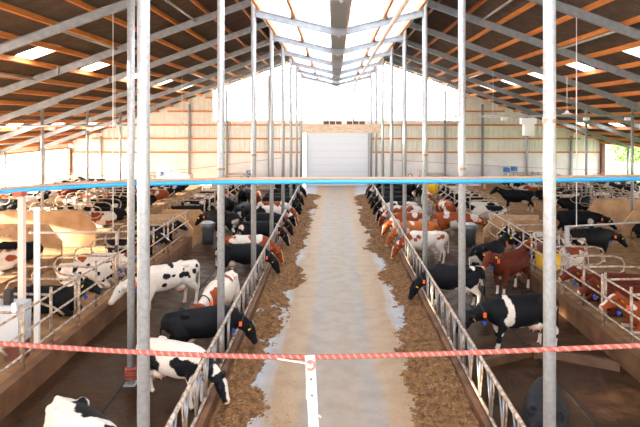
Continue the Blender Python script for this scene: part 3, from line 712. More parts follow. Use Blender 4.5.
# ------------------------------------------------------------------ rope barrier of the viewing platform
DR = 3.0
rp = [PD(x, y, DR) for x, y in ((-120, 335), (0, 343.5), (100, 350), (200, 355), (300, 357), (400, 355), (500, 351.5), (640, 345.5), (760, 340))]
def spline(pts, n):
    out = []
    for i in range(len(pts) - 1):
        p0, p1, p2, p3 = pts[max(i - 1, 0)], pts[i], pts[i + 1], pts[min(i + 2, len(pts) - 1)]
        for k in range(n):
            t = k / n; out.append(0.5 * ((2 * p1) + (p2 - p0) * t + (2 * p0 - 5 * p1 + 4 * p2 - p3) * t * t + (3 * p1 - p0 - 3 * p2 + p3) * t ** 3))
    return out + [pts[-1]]
path = spline(rp, 80); rope = thing('barrier_rope', 'twisted red and white rope strung across the foreground', 'rope', (0, DR, 0))
for k in range(3):
    pts = []
    for i, q in enumerate(path):
        an = i * 1.1 + k * 2.094; pts.append((q.x, q.y - DR + 0.0075 * math.cos(an), q.z + 0.0075 * math.sin(an)))
    MB().tube(pts, 0.0078, 6).obj('strand', 'rope_white' if k == 2 else 'rope_red', rope, smooth=True)
for s, nm in SIDES:
    q = rp[0] if s < 0 else rp[-1]
    post(q.x, DR, q.z + 0.12, 'platform railing post holding the %s end of the rope' % nm, 0.03)
st = thing('hanging_strap', 'white perforated strap hanging from the middle of the rope', 'strap', PD(310, 357, DR - 0.02))
sw = 0.028
poly = []
b = MB()
zz = 0.01; holes = 9; hz = 0.09
for i in range(holes):                                  # a strap with real holes
    z0 = zz - i * hz; z1 = z0 - hz; c = (0, (z0 + z1) / 2); ring = []
    for k in range(8): an = math.pi / 8 + 2 * math.pi * k / 8; ring.append((c[0] + 0.008 * math.cos(an), c[1] + 0.008 * math.sin(an)))
    outer = [(sw, z0 - hz * 0.3), (sw, z0) , (-sw, z0), (-sw, z0 - hz * 0.3), (-sw, z1 + hz * 0.3), (-sw, z1), (sw, z1), (sw, z1 + hz * 0.3)]
    outer = [(sw, c[1] + 0.02), (0.016, z0), (-0.016, z0), (-sw, c[1] + 0.02), (-sw, c[1] - 0.02), (-0.016, z1), (0.016, z1), (sw, c[1] - 0.02)]
    o0 = len(b.v)
    b.v += [(x, 0, z) for x, z in outer] + [(x, 0, z) for x, z in ring]
    for k in range(8): b.f.append((o0 + k, o0 + (k + 1) % 8, o0 + 8 + (k + 1) % 8, o0 + 8 + k))
    for sx in (1, -1):
        o1 = len(b.v); b.v += [(sx * sw, 0, z0), (sx * 0.016, 0, z0), (sx * sw, 0, c[1] + 0.02)]; b.f.append((o1, o1 + 1, o1 + 2))
        o1 = len(b.v); b.v += [(sx * sw, 0, z1), (sx * 0.016, 0, z1), (sx * sw, 0, c[1] - 0.02)]; b.f.append((o1, o1 + 1, o1 + 2))
so = b.obj('band', 'strap', st); md = so.modifiers.new('thick', 'SOLIDIFY'); md.thickness = 0.004
MB().tube([(0.024 * math.cos(a_ * 0.393), -0.006, -0.045 + 0.024 * math.sin(a_ * 0.393)) for a_ in range(16)], 0.006, 6, closed=True).obj('ring', 'plastic_red', st)
MB().tube([(-0.18, 0, 0.0), (-0.02, -0.01, -0.03), (-0.028, -0.012, -0.22), (0.0, -0.012, -0.3), (0.045, -0.012, -0.33)], 0.005, 6).obj('twine', 'timber', st, smooth=True)
st.rotation_euler.y = math.radians(-3)

# ------------------------------------------------------------------ cows
def etube(b, pts, rw, rh, n=14):
    """closed elliptical tube with rounded ends; rw = half width (sideways), rh = half height"""
    pts = [Vector(p) for p in pts]; m = len(pts); rings = []
    for i, p in enumerate(pts):
        t = (pts[min(i + 1, m - 1)] - pts[max(i - 1, 0)]).normalized()
        ref = Vector((0, 1, 0)) if abs(t.y) < 0.8 else Vector((1, 0, 0))
        sd = (ref - t * ref.dot(t)).normalized(); up = sd.cross(t)
        rings.append((p, sd, up, rw[i], rh[i], t))
    p, sd, up, w, h, t = rings[0]; r = min(w, h)
    full = [(p - t * r * 0.75, sd, up, w * 0.55, h * 0.55)] + [x[:5] for x in rings]
    p, sd, up, w, h, t = rings[-1]; r = min(w, h); full.append((p + t * r * 0.75, sd, up, w * 0.55, h * 0.55))
    o = len(b.v)
    for p, sd, up, w, h in full:
        for k in range(n): an = 2 * math.pi * k / n; b.v.append(tuple(p + sd * w * math.cos(an) + up * h * math.sin(an)))
    M = len(full)
    for i in range(M - 1):
        for k in range(n): b.f.append((o + i * n + k, o + i * n + (k + 1) % n, o + (i + 1) * n + (k + 1) % n, o + (i + 1) * n + k))
    b.f.append(tuple(o + k for k in reversed(range(n)))); b.f.append(tuple(o + (M - 1) * n + k for k in range(n)))

def cow_shape(pose):
    """returns builder and landmarks; the cow looks along +x, feet on z = 0"""
    b = MB(); lie = pose.startswith('lie')
    dz = -0.60 if lie else 0.0
    # trunk
    xs = [-1.03, -0.95, -0.80, -0.55, -0.25, 0.08, 0.36, 0.56, 0.70]
    zc = [1.13, 1.12, 1.10, 1.07, 1.02, 1.00, 1.02, 1.05, 1.08]
    rw = [0.13, 0.21, 0.26, 0.30, 0.35, 0.35, 0.30, 0.25, 0.19]
    rh = [0.16, 0.24, 0.29, 0.33, 0.39, 0.40, 0.38, 0.34, 0.26]
    if lie: rw = [a_ * 1.12 for a_ in rw]; zc = [z + dz for z in zc]; zc = [max(z, h_ + 0.02) for z, h_ in zip(zc, rh)]
    etube(b, [(x, 0, z) for x, z in zip(xs, zc)], rw, rh, 18)
    # hip bones, tail head, withers
    for s in (-1, 1):
        etube(b, [(-0.62, s * 0.20, 1.33 + dz), (-0.52, s * 0.23, 1.31 + dz)], [0.07, 0.06], [0.07, 0.06], 8)
        etube(b, [(-0.98, s * 0.12, 1.22 + dz), (-0.88, s * 0.13, 1.22 + dz)], [0.07, 0.08], [0.08, 0.08], 8)
    etube(b, [(-1.0, 0, 1.33 + dz), (-0.5, 0, 1.36 + dz), (0.0, 0, 1.35 + dz), (0.42, 0, 1.37 + dz)], [0.05, 0.08, 0.07, 0.06], [0.05, 0.05, 0.05, 0.07], 8)
    # neck and head
    if pose == 'feed': N = [(0.50, 0, 1.08), (0.74, 0, 0.98), (0.96, 0, 0.84), (1.10, 0, 0.70)]; hd = Vector((0.50, 0, -0.87))
    elif pose == 'low': N = [(0.50, 0, 1.12), (0.80, 0, 1.10), (1.08, 0, 1.02), (1.28, 0, 0.95)]; hd = Vector((0.74, 0, -0.67))
    elif pose == 'stand': N = [(0.50, 0, 1.12), (0.78, 0, 1.22), (1.00, 0, 1.34), (1.16, 0, 1.42)]; hd = Vector((0.86, 0, -0.5))
    elif pose == 'turn': N = [(0.50, 0, 1.12), (0.76, 0.05, 1.20), (0.96, 0.18, 1.28), (1.05, 0.34, 1.32)]; hd = Vector((0.45, 0.75, -0.48))
    elif pose == 'lie': N = [(0.50, 0, 0.50), (0.76, 0, 0.62), (0.96, 0, 0.78), (1.08, 0, 0.86)]; hd = Vector((0.90, 0, -0.42))
    else: N = [(0.50, 0, 0.50), (0.74, 0.06, 0.60), (0.90, 0.20, 0.74), (0.94, 0.36, 0.80)]; hd = Vector((0.25, 0.85, -0.46))
    hd.normalize()
    etube(b, N, [0.19, 0.15, 0.125, 0.11], [0.27, 0.225, 0.18, 0.15], 14)
    H = Vector(N[-1]); side = Vector((0, 0, 1)).cross(hd).normalized(); up = hd.cross(side)
    # make the head tube in its own frame, then turn it
    hb = MB()
    etube(hb, [(-0.06, 0, 0.02), (0.08, 0, 0.015), (0.22, 0, -0.01), (0.36, 0, -0.035), (0.46, 0, -0.045)], [0.115, 0.132, 0.112, 0.088, 0.096], [0.13, 0.15, 0.125, 0.095, 0.09], 14)
    etube(hb, [(0.0, 0, -0.09), (0.15, 0, -0.11), (0.32, 0, -0.10)], [0.06, 0.07, 0.05], [0.06, 0.06, 0.04], 10)      # jaw
    etube(hb, [(-0.08, -0.05, 0.12), (-0.08, 0.05, 0.12)], [0.05, 0.05], [0.05, 0.05], 8)                               # poll
    for s in (-1, 1): etube(hb, [(-0.03, s * 0.09, 0.06), (-0.06, s * 0.18, 0.055), (-0.085, s * 0.27, 0.03)], [0.045, 0.075, 0.03], [0.028, 0.026, 0.022], 8)
    R = Matrix((hd, side, up)).transposed()
    o = len(b.v); b.v += [tuple(H + R @ Vector(p)) for p in hb.v]; b.f += [tuple(i + o for i in q) for q in hb.f]
    # legs
    for s in (-1, 1):
        if not lie:
            st = 0.10 * s if pose in ('stand', 'low') else 0.03 * s
            etube(b, [(0.46, s * 0.17, 0.98), (0.48, s * 0.19, 0.76), (0.50 + st * 0.4, s * 0.18, 0.56), (0.51 + st * 0.7, s * 0.175, 0.44), (0.50 + st, s * 0.17, 0.26), (0.51 + st, s * 0.17, 0.13), (0.54 + st, s * 0.17, 0.05)],
                  [0.10, 0.095, 0.065, 0.062, 0.043, 0.052, 0.062], [0.17, 0.13, 0.075, 0.068, 0.048, 0.055, 0.07], 10)
            st = -0.10 * s if pose in ('stand', 'low') else -0.04 * s
            etube(b, [(-0.72, s * 0.17, 1.08), (-0.68, s * 0.215, 0.86), (-0.74 + st * 0.4, s * 0.20, 0.68), (-0.88 + st * 0.8, s * 0.185, 0.52), (-0.86 + st, s * 0.18, 0.40), (-0.84 + st, s * 0.175, 0.24), (-0.83 + st, s * 0.175, 0.13), (-0.79 + st, s * 0.175, 0.05)],
                  [0.12, 0.12, 0.085, 0.055, 0.048, 0.042, 0.05, 0.06], [0.24, 0.22, 0.14, 0.075, 0.06, 0.048, 0.055, 0.068], 10)
        else:
            etube(b, [(0.45, s * 0.22, 0.36), (0.60, s * 0.27, 0.20), (0.76, s * 0.27, 0.10)], [0.10, 0.085, 0.065], [0.14, 0.10, 0.07], 10)
            etube(b, [(0.76, s * 0.27, 0.085), (0.58, s * 0.24, 0.06), (0.42, s * 0.22, 0.055)], [0.062, 0.045, 0.055], [0.06, 0.045, 0.05], 8)
            etube(b, [(-0.80, s * 0.22, 0.42), (-0.55, s * 0.36, 0.34), (-0.32, s * 0.44, 0.22)], [0.15, 0.14, 0.09], [0.24, 0.22, 0.14], 10)
            etube(b, [(-0.34, s * 0.46, 0.16), (-0.58, s * 0.50, 0.09), (-0.68, s * 0.49, 0.07)], [0.08, 0.06, 0.055], [0.09, 0.07, 0.055], 8)
            etube(b, [(-0.68, s * 0.49, 0.06), (-0.42, s * 0.53, 0.055), (-0.24, s * 0.54, 0.055)], [0.052, 0.042, 0.055], [0.052, 0.042, 0.05], 8)
    if not lie:
        etube(b, [(-0.66, 0, 0.70), (-0.48, 0, 0.66), (-0.32, 0, 0.68)], [0.15, 0.17, 0.12], [0.15, 0.16, 0.10], 12)     # udder
        for s in (-1, 1):
            for x in (-0.60, -0.40): etube(b, [(x, s * 0.08, 0.56), (x, s * 0.085, 0.47)], [0.022, 0.016], [0.022, 0.016], 6)
        etube(b, [(-1.00, 0, 1.34), (-1.10, 0, 1.22), (-1.13, 0.01, 0.95), (-1.11, 0.02, 0.70), (-1.10, 0.02, 0.55), (-1.09, 0.02, 0.42)], [0.04, 0.032, 0.024, 0.026, 0.045, 0.025], [0.04, 0.032, 0.024, 0.026, 0.045, 0.025], 8)
    else:
        etube(b, [(-1.00, 0, 0.74), (-1.14, 0.03, 0.56), (-1.16, 0.12, 0.25), (-1.10, 0.25, 0.06), (-0.92, 0.36, 0.05)], [0.04, 0.032, 0.026, 0.03, 0.03], [0.04, 0.032, 0.026, 0.03, 0.03], 8)
    nk = (Vector(N[1]) * 0.45 + Vector(N[2]) * 0.55); nt_ = (Vector(N[2]) - Vector(N[1])).normalized()
    return b, dict(H=H, R=R, neck=nk, nt=nt_)

POSES = {}
def pose_mesh(pose, vox):
    key = (pose, vox)
    if key in POSES: return POSES[key]
    b, lm = cow_shape(pose)
    me = b.mesh('cow_raw', None); o = bpy.data.objects.new('cow_raw', me); COL.objects.link(o)
    r = o.modifiers.new('r', 'REMESH'); r.mode = 'VOXEL'; r.voxel_size = vox; r.adaptivity = 0
    sm = o.modifiers.new('s', 'SMOOTH'); sm.factor = 0.5; sm.iterations = 3 if vox < 0.035 else 2
    dg = bpy.context.evaluated_depsgraph_get(); dg.update()
    res = bpy.data.meshes.new_from_object(o.evaluated_get(dg)); res.name = 'cow'
    bpy.data.objects.remove(o); bpy.data.meshes.remove(me)
    res.polygons.foreach_set('use_smooth', [True] * len(res.polygons)); res.materials.clear(); res.materials.append(MATS['hide'])
    co = np.empty(len(res.vertices) * 3, np.float32); res.vertices.foreach_get('co', co); co = co.reshape(-1, 3)
    POSES[key] = (res, lm, co)
    return POSES[key]

BLACK, WHITE, RED, PINK, HOOF = (0.006, 0.006, 0.008), (0.60, 0.53, 0.46), (0.24, 0.050, 0.014), (0.62, 0.36, 0.29), (0.06, 0.045, 0.035)
DKRED = (0.10, 0.018, 0.008); ORANGE = (0.42, 0.115, 0.030)
# patch lists: ellipsoids (x, y, z, rx, ry, rz) on the standing cow, mirrored when y is None
def blobs(co, lst, seed):
    r = np.random.default_rng(seed); ph = r.uniform(0, 6.28, 6)
    x, y, z = co[:, 0], co[:, 1], co[:, 2]
    wob = 0.16 * np.sin(9 * x + ph[0] + 2 * np.sin(7 * z + ph[1])) + 0.12 * np.sin(15 * z + 11 * y + ph[2]) + 0.10 * np.sin(21 * x - 13 * z + ph[3])
    m = np.zeros(len(co), bool)
    for cx, cy, cz, rx, ry, rz in lst:
        d = np.sqrt(((x - cx) / rx) ** 2 + ((y - cy) / ry) ** 2 + ((z - cz) / rz) ** 2)
        m |= (d + wob) < 1
    return m

def paint(me, co, lm, pose, base, patch, plist, seed, legs=None, head=None, blaze=True, socks=None):
    """base coat, patches of a second colour, then legs, head, muzzle, udder and hooves"""
    lie = pose.startswith('lie'); c = np.empty((len(co), 3), np.float32); c[:] = base
    c[blobs(co, plist, seed)] = patch
    z = co[:, 2]
    hl = (co - np.array(lm['H'])) @ np.array(lm['R'])          # head frame
    inhead = (hl[:, 0] > -0.16) & (np.abs(hl[:, 1]) < 0.34) & (np.abs(hl[:, 2]) < 0.22) & (hl[:, 0] < 0.7) & (co[:, 0] > 0.55)
    isleg = (z < (0.13 if lie else 0.56)) & (np.abs(co[:, 1]) > 0.08)
    if legs is not None: c[isleg] = legs
    if socks is not None: c[(z < 0.34) & (not lie)] = socks
    if head is not None:
        c[inhead] = head
        if blaze: c[inhead & (np.abs(hl[:, 1]) < 0.055) & (hl[:, 2] > 0.03) & (hl[:, 0] > 0.0)] = WHITE
    c[inhead & (hl[:, 0] > 0.47)] = PINK if base != BLACK else (0.09, 0.07, 0.07)
    if not lie:
        ud = (z < 0.66) & (co[:, 0] > -0.72) & (co[:, 0] < -0.22) & (np.abs(co[:, 1]) < 0.15); c[ud] = PINK
        c[z < 0.065] = HOOF
    r = np.random.default_rng(seed + 9); c *= (1 + 0.05 * r.standard_normal(len(co)))[:, None]
    a_ = me.color_attributes.new('coat', 'FLOAT_COLOR', 'POINT')
    a_.data.foreach_set('color', np.concatenate([np.clip(c, 0, 1), np.ones((len(co), 1), np.float32)], 1).astype(np.float32).ravel())

def rand_patches(seed, n, r0, r1):
    r = random.Random(seed); out = []
    for i in range(n):
        s = r.choice((-1, 1)); rad = r.uniform(r0, r1)
        out.append((-0.95 + 1.9 * (i + r.random()) / n, s * r.uniform(0.05, 0.3), r.uniform(0.85, 1.35), rad, 0.33, rad * r.uniform(0.7, 1.1)))
    return out

EARTAG = MB().box((0, 0, 0), (0.012, 0.07, 0.08)).mesh('ear_tag', 'tag_yellow')
COLLTAG = MB().box((0, 0, 0), (0.07, 0.05, 0.11)).mesh('number_tag', 'tag_orange')
WEIGHT = MB().box((0, 0, 0), (0.08, 0.07, 0.09)).mesh('transponder', 'tag_blue')
EYE = MB().lathe([(0.0, -0.022), (0.016, -0.014), (0.022, 0), (0.016, 0.014), (0, 0.022)], n=10).mesh('eye', 'eye', True)
KIND = {   # base, patch, patches, keyword arguments
    'black': (BLACK, WHITE, [(-0.35, 0, 0.62, 0.3, 0.18, 0.1)], dict(head=BLACK, blaze=False)),
    'black_sock': (BLACK, WHITE, [(-0.45, 0, 0.66, 0.35, 0.3, 0.16), (-1.0, 0, 0.8, 0.16, 0.3, 0.3)], dict(head=BLACK, blaze=False, socks=WHITE)),
    'black_spot': (BLACK, WHITE, None, dict(head=BLACK, socks=WHITE)),
    'bw': (WHITE, BLACK, None, dict(head=BLACK, legs=WHITE)),
    'spotted': (WHITE, BLACK, None, dict(legs=WHITE)),
    'red': (DKRED, WHITE, [(-0.35, 0, 0.62, 0.3, 0.18, 0.1)], dict(head=DKRED, blaze=False, socks=WHITE)),
    'rw': (WHITE, RED, None, dict(head=RED, legs=WHITE)),
    'redwhite': (RED, WHITE, None, dict(head=RED, legs=WHITE)),
    'orange': (ORANGE, WHITE, None, dict(head=ORANGE, legs=WHITE, blaze=False)),
    'belt': (BLACK, WHITE, None, dict(head=BLACK, blaze=False, socks=WHITE)),
}
NCOW = [0]
def cow(pos, head_deg, pose, kind, label, group, plist=None, scale=1.0, tags=True):
    NCOW[0] += 1; seed = 100 + NCOW[0]
    d = pos[1]; vox = 0.026 if d < 20 else (0.034 if d < 30 else 0.045)
    src, lm, co = pose_mesh(pose, vox); me = src.copy(); me.name = 'cow'
    base, patch, pl, kw = KIND[kind]
    lie = pose.startswith('lie')
    if plist is not None: pl = plist
    elif pl is None:
        pl = {'bw': lambda: rand_patches(seed, 6, 0.20, 0.36), 'spotted': lambda: rand_patches(seed, 26, 0.05, 0.11), 'rw': lambda: rand_patches(seed, 8, 0.14, 0.3),
              'redwhite': lambda: rand_patches(seed, 7, 0.14, 0.26), 'orange': lambda: rand_patches(seed, 5, 0.10, 0.22), 'black_spot': lambda: rand_patches(seed, 3, 0.12, 0.22), 'belt': lambda: [(0.3, 0, 1.0, 0.12, 0.6, 0.7)]}[kind]()
    if lie: pl = [(x, y, z - 0.6, a_, b_, c_) for x, y, z, a_, b_, c_ in pl]
    paint(me, co, lm, pose, base, patch, pl, seed, **kw)
    o = bpy.data.objects.new('cow', me); COL.objects.link(o); o.location = pos; o.rotation_euler.z = math.radians(head_deg); o.scale = (scale,) * 3
    tag(o, label, 'cow', group)
    if tags and d < 36:
        H, R = lm['H'], lm['R']
        for s in (-1, 1):
            e_ = inst('ear_tag', EARTAG, o, H + R @ Vector((-0.035, s * 0.215, 0.0))); e_.rotation_euler = R.to_euler()
            if d < 24:
                y_ = inst('eye', EYE, o, H + R @ Vector((0.12, s * 0.118, 0.045)))
        if d < 30:
            nk, nt_ = lm['neck'], lm['nt']; sd = Vector((0, 1, 0)); sd = (sd - nt_ * sd.dot(nt_)).normalized(); up = sd.cross(nt_)
            rw_, rh_ = 0.152, 0.222
            cb = MB(); ring = [nk + sd * rw_ * math.cos(k * 0.3927) + up * rh_ * math.sin(k * 0.3927) for k in range(16)]
            cl = cb.tube(ring, 0.016, 6, closed=True).obj('collar', 'black', o, smooth=True)
            for s in (-1, 1): inst('number_tag', COLLTAG, cl, nk + sd * s * (rw_ + 0.012) + up * 0.02)
            inst('transponder', WEIGHT, cl, nk - up * (rh_ + 0.05) if up.z > 0 else nk + up * (rh_ + 0.05))
    return o

def slot(d):                       # middle of the nearest gap in the feed fence
    n = round((d - FY0 - 0.1 - 0.47) / PLACE); return FY0 + 0.1 + 0.47 + n * PLACE
def feeder(s, d, kind, label, ang=0.0, plist=None, back=0.0, pose='feed'):
    g_ = 'cows feeding along the %s fence' % ('left' if s < 0 else 'right')
    return cow((s * (FX + 0.74 + back), slot(d) - math.sin(math.radians(ang)) * 0.9, 0), (0 + ang) if s < 0 else (180 - ang), pose, kind, label, g_, plist, 0.93)

GL, GR = 'cows standing in the left alley', 'cows standing in the right alley'
# --- left fence
cow((-3.33, 10.85, 0), -20, 'feed', 'bw', 'white cow with large black patches feeding at the nearest left fence bay', 'cows feeding along the left fence', scale=0.88, plist=[(-0.92, -0.2, 1.1, 0.12, 0.4, 0.2), (-0.50, -0.3, 0.98, 0.21, 0.25, 0.27), (0.36, -0.3, 0.98, 0.30, 0.3, 0.24), (0.85, 0, 1.0, 0.16, 0.3, 0.3), (-0.1, 0.3, 1.1, 0.4, 0.25, 0.3)])
cow((-3.2, 12.75, 0), 24, 'feed', 'black', 'all black cow feeding at the left fence beside the white patched cow', 'cows feeding along the left fence', scale=0.92)
feeder(-1, 19.6, 'black_sock', 'black cow with white udder and hind legs feeding at the left fence', 3)
feeder(-1, 21.0, 'redwhite', 'white backed cow with red head feeding at the left fence', 3, [(-0.4, 0, 1.25, 0.4, 0.5, 0.35), (0.25, 0, 1.3, 0.2, 0.5, 0.3)])
for d, k, lab in ((23.6, 'black_spot', 'black cow with white flecks feeding at the left fence behind the red headed cow'), (25.6, 'black', 'black cow feeding at the left fence, fourth bay'),
                  (27.6, 'bw', 'black and white cow feeding at the left fence, before the fifth post'), (29.4, 'redwhite', 'red cow feeding between black cows at the left fence'),
                  (31.4, 'black', 'black cow feeding at the left fence, fifth bay'), (33.0, 'black_spot', 'black cow with white back patch feeding far along the left fence'),
                  (35.2, 'black', 'black cow feeding at the far end of the left fence'), (38.4, 'black_spot', 'farthest black and white cow feeding at the left fence')):
    feeder(-1, d, k, lab, random.Random(int(d * 10)).uniform(-6, 6))
# --- left alley
cow((-3.75, 7.85, 0), -38, 'low', 'bw', 'white cow with a black back patch at the bottom left edge', GL, [(-0.25, 0.12, 1.35, 0.30, 0.24, 0.2), (0.1, 0.2, 1.3, 0.16, 0.2, 0.2), (0.5, -0.1, 1.2, 0.2, 0.3, 0.3)])
cow(P(219, 330, 0), -100, 'low', 'rw', 'red and white cow facing the camera beside the left fence', GL, [(-0.3, 0.1, 1.35, 0.10, 0.3, 0.2), (0.0, -0.12, 1.36, 0.08, 0.14, 0.2), (0.6, 0.16, 1.1, 0.25, 0.12, 0.25), (-0.7, -0.2, 1.2, 0.2, 0.2, 0.2)])
cow(P(165, 311, 0), 222, 'low', 'spotted', 'white cow speckled with small black spots in the left alley', GL)
cow(P(221, 240, 0), 150, 'low', 'black_sock', 'black cow with white legs turned towards the left drinker', GL)
cow(P(243, 230, 0), 80, 'low', 'black_sock', 'black cow seen from behind in the far left alley', GL)
cow(P(231, 221, 0), 100, 'low', 'black', 'black cow standing left of others near the far brush, left alley', GL)
cow(P(245, 209, 0), 88, 'low', 'black', 'black cow directly below the far yellow brush, left alley', GL)
cow(P(256, 212, 0), 98, 'low', 'redwhite', 'red and white cow beside the far brush in the left alley', GL)
# --- left cubicles
def rest(px, row, kind, label, pose='lie', plist=None, dy=0):
    """a lying cow: its row gives x, the pixel column gives the depth, kept between two dividers"""
    s = -1 if px < VPX else 1; side = 'left' if s < 0 else 'right'; L_ = LAY[s]
    ax = {'i': 7.95, 'a': L_['dx'] + 1.12, 'w': L_['dx'] + 4.08, 'o': L_['ox'] + 1.1}[row]
    deg = {'i': 180, 'a': 0, 'w': 180, 'o': 0}[row] + (180 if s < 0 else 0)
    d = abs(s * ax - CAMX) * F / abs(px - VPX) + dy
    k = 'd' if row in 'aw' else row
    if k == 'o': bi, y1 = 0, 44.0; 
    else:
        bl = L_['inner'] if k == 'i' else L_['double']; bi = 0 if d < (bl[0][1] + bl[1][0]) / 2 else 1; y1 = bl[bi][1]
    y0 = START[(s, k, bi)] + STALL / 2; nmax = int((y1 - 0.7 - y0) / STALL)
    n = min(max(round((d - y0) / STALL), 0), nmax)
    for off in (0, 1, -1, 2, -2, 3, -3, 4, -4):
        if 0 <= n + off <= nmax and (s, row, bi, n + off) not in TAKEN: n += off; break
    TAKEN.add((s, row, bi, n))
    y = y0 + n * STALL
    cow((s * ax, y, BED), deg, pose, kind, label, 'cows lying in the %s cubicles' % side, plist, tags=y < 26, scale=0.95)
TAKEN = set()
# inner row: heads to the kerb.  left: +x is 0 degrees
rest(48, 'i', 'black', 'black cow lying with orange collar tag in the nearest left cubicle')
rest(86, 'i', 'spotted', 'white cow lying on its side of the railing, left inner cubicles')
rest(112, 'i', 'rw', 'red and white cow lying next to the brown gate post')
rest(128, 'i', 'black_spot', 'black cow lying behind the red and white one, left cubicles')
rest(156, 'i', 'black', 'black cow lying against the left end wall')
rest(200, 'i', 'black_spot', 'black cow lying in the far inner row on the left')
rest(188, 'i', 'black', 'grey black cow lying at the far left inner cubicles')
rest(205, 'i', 'rw', 'red and white cow lying in the far inner row on the left')
rest(14, 'a', 'black', 'black cow lying inside the left double row near the edge', 'lie_turn')
rest(14, 'a', 'rw', 'white cow with red marks lying at the far left edge', 'lie_turn')
rest(100, 'a', 'rw', 'dark red and white cow lying behind the left double row end wall', 'lie_turn')
rest(123, 'a', 'black', 'black cow lying beside the thin rope, left double row', 'lie_turn')
rest(157, 'a', 'bw', 'black headed white cow lying before the sunny wall, left double row', 'lie_turn')
rest(140, 'a', 'black_spot', 'black cow lying between the foreground posts, left double row', 'lie_turn')
rest(82, 'w', 'bw', 'black and white cow lying deep in the left double row, wall side', 'lie_turn')
rest(92, 'w', 'redwhite', 'red and white cow lying deep in the left double row, wall side', 'lie_turn')
rest(77, 'o', 'black', 'black cow lying at the left outer row, furthest right')
rest(60, 'o', 'red', 'dark red cow lying in the left outer row')
rest(40, 'o', 'bw', 'white cow with black marks lying in the left outer row')
rest(25, 'o', 'rw', 'white and red cow lying in the left outer row behind the pinkish post')
rest(8, 'o', 'black', 'black cow lying in the left outer row at the picture edge')
# --- right fence
feeder(1, 16.3, 'black_sock', 'black cow with white hind legs reaching through the right fence', 5, [(-0.45, 0, 0.66, 0.35, 0.3, 0.16), (-0.85, 0.1, 0.7, 0.25, 0.3, 0.35), (-0.7, 0.1, 1.36, 0.08, 0.1, 0.1)])
feeder(1, 21.6, 'rw', 'white cow with red freckles and red head feeding at the right fence', 0, rand_patches(5, 14, 0.05, 0.11) + [(0.7, 0, 1.0, 0.3, 0.4, 0.4)])
feeder(1, 23.6, 'orange', 'orange brown cow feeding at the right fence behind the white one', 0)
feeder(1, 25.6, 'redwhite', 'red and white cow feeding at the right fence, fourth bay', 0)
for d, k, lab in ((27.6, 'rw', 'white cow with red patches feeding before the fifth right post'), (29.6, 'bw', 'black and white cow feeding at the right fence'),
                  (31.6, 'black', 'black cow feeding at the right fence, fifth bay'), (33.4, 'black_sock', 'black cow with pale legs feeding far along the right fence'),
                  (35.8, 'black', 'black cow feeding near the far end of the right fence'), (37.8, 'bw', 'white faced black and white cow feeding at the far right fence'), (39.6, 'red', 'farthest red cow feeding at the right fence')):
    feeder(1, d, k, lab, random.Random(int(d * 7)).uniform(-6, 6))
# --- right alley
cow((3.22, 8.6, 0), 68, 'feed', 'black', 'black cow seen from behind at the bottom right edge', GR)
cow(P(517, 352, 0), 192, 'low', 'belt', 'black cow with white shoulder belt standing before the right fence', GR, [(0.33, 0, 1.1, 0.10, 0.6, 0.45), (0.42, 0, 0.75, 0.16, 0.3, 0.3), (-0.4, 0, 0.62, 0.6, 0.3, 0.14), (-0.95, 0, 0.8, 0.12, 0.4, 0.4)])
cow(P(489, 282, 0), 42, 'stand', 'black_sock', 'black cow with white feet behind the red cow', GR)
cow(P(509, 294, 0), 222, 'stand', 'red', 'plain dark red cow standing by the large yellow brush', GR)
cow(P(457, 242, 0), -8, 'low', 'redwhite', 'red and white cow drinking from the right drinker', GR)
cow(P(427, 215, 0), 85, 'stand', 'rw', 'red and white cow seen from behind in the far right alley', GR)
cow(P(446, 226, 0), 97, 'low', 'redwhite', 'red and white cow walking away behind the drinking one', GR)
cow(P(411, 196, 0), 85, 'stand', 'rw', 'pale cow seen from behind at the far end of the right alley', GR)
cow(P(399, 204, 0), 175, 'stand', 'black', 'black cow standing behind the feeders, far right alley', GR)
cow(P(421, 203, 0), 93, 'low', 'black_spot', 'black and white cow by the far yellow brush, right alley', GR)
# --- right cubicles
rest(602, 'i', 'red', 'dark red cow lying behind the right kerb railing')
rest(634, 'i', 'red', 'dark red cow lying at the right picture edge')
rest(628, 'i', 'redwhite', 'red and white faced cow lying in the right inner row')
rest(572, 'i', 'rw', 'brown and white cow lying behind the right gate post', dy=1.6)
rest(530, 'i', 'bw', 'black and white cow lying against the right end wall')
cow(P(592, 263, 0), 12, 'low', 'black_spot', 'black cow with white marks standing between the right cubicle rows', 'cows among the right cubicles')
cow(P(580, 240, 0), -10, 'low', 'black_spot', 'black cow standing behind another between the right cubicle rows', 'cows among the right cubicles')
rest(640, 'a', 'black', 'black cow lying beside the end wall at the right picture edge', 'lie_turn')
rest(505, 'i', 'black_spot', 'black cow with white saddle lying in the far inner row on the right')
rest(494, 'i', 'bw', 'black and white cow lying, second in the far right inner row')
rest(480, 'i', 'bw', 'white and black cow lying, third in the far right inner row')
rest(470, 'i', 'black_spot', 'black cow lying deep in the far right inner row')
rest(462, 'i', 'bw', 'white cow with black patches lying deepest in the right inner row')
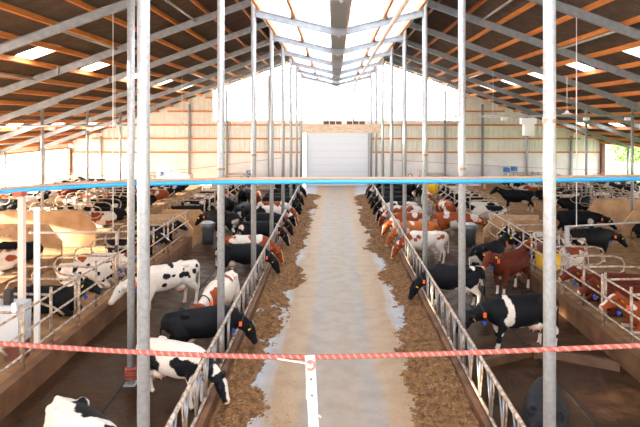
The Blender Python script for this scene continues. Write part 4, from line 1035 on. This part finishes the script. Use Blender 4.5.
rest(555, 'a', 'black_spot', 'brownish black cow lying at the near end of the far right double row', 'lie_turn')
rest(538, 'a', 'rw', 'red and white cow lying in the far right double row', 'lie_turn')
rest(524, 'a', 'bw', 'white and black cow lying in the middle of the far right double row', 'lie_turn')
rest(508, 'a', 'bw', 'white cow with black head lying near the far wall, right double row', 'lie_turn')
rest(572, 'w', 'redwhite', 'red and white cow lying on the wall side of the right double row', 'lie_turn')
rest(556, 'w', 'black', 'black cow lying on the wall side of the right double row', 'lie_turn')
rest(600, 'o', 'black', 'black cow lying in the right outer row')
rest(615, 'o', 'bw', 'white cow with black patches lying in the right outer row')
rest(632, 'o', 'black', 'black cow lying in the right outer row at the picture edge')
cow((11.2, 33.5, 0), 170, 'stand', 'black_sock', 'black cow standing up among the far right cubicles', 'cows among the right cubicles')

# the remaining occupied stalls of the far rows
rf = random.Random(12)
DESC = {'bw': 'white cow with black patches', 'black': 'black cow', 'black_spot': 'black cow with white marks', 'rw': 'white cow with red patches', 'redwhite': 'red cow with white patches'}
for s, nm in SIDES:
    L_ = LAY[s]
    for row, rn, n0, n1 in (('i', 'inner row', 3, 12), ('a', 'double row, alley side', 2, 14), ('w', 'double row, wall side', 2, 14), ('o', 'outer row', 1, 11)):
        bi = 0 if row == 'o' else 1
        for n in range(n0, n1):
            if (s, row, bi, n) in TAKEN or rf.random() > 0.62: continue
            y = START[(s, 'd' if row in 'aw' else row, bi)] + STALL * (n + 0.5)
            if y > 43.2: continue
            TAKEN.add((s, row, bi, n)); kind = rf.choice(['bw', 'bw', 'black', 'black_spot', 'black_spot', 'rw', 'redwhite'])
            ax = {'i': 7.95, 'a': L_['dx'] + 1.12, 'w': L_['dx'] + 4.08, 'o': L_['ox'] + 1.1}[row]
            deg = {'i': 180, 'a': 0, 'w': 180, 'o': 0}[row] + (180 if s < 0 else 0)
            cow((s * ax, y, BED), deg, 'lie' if row in 'io' else 'lie_turn', kind, '%s lying, %s stall of the far %s %s' % (DESC[kind], NTH[n], nm, rn), 'cows lying in the %s cubicles' % nm, tags=False, scale=0.95)
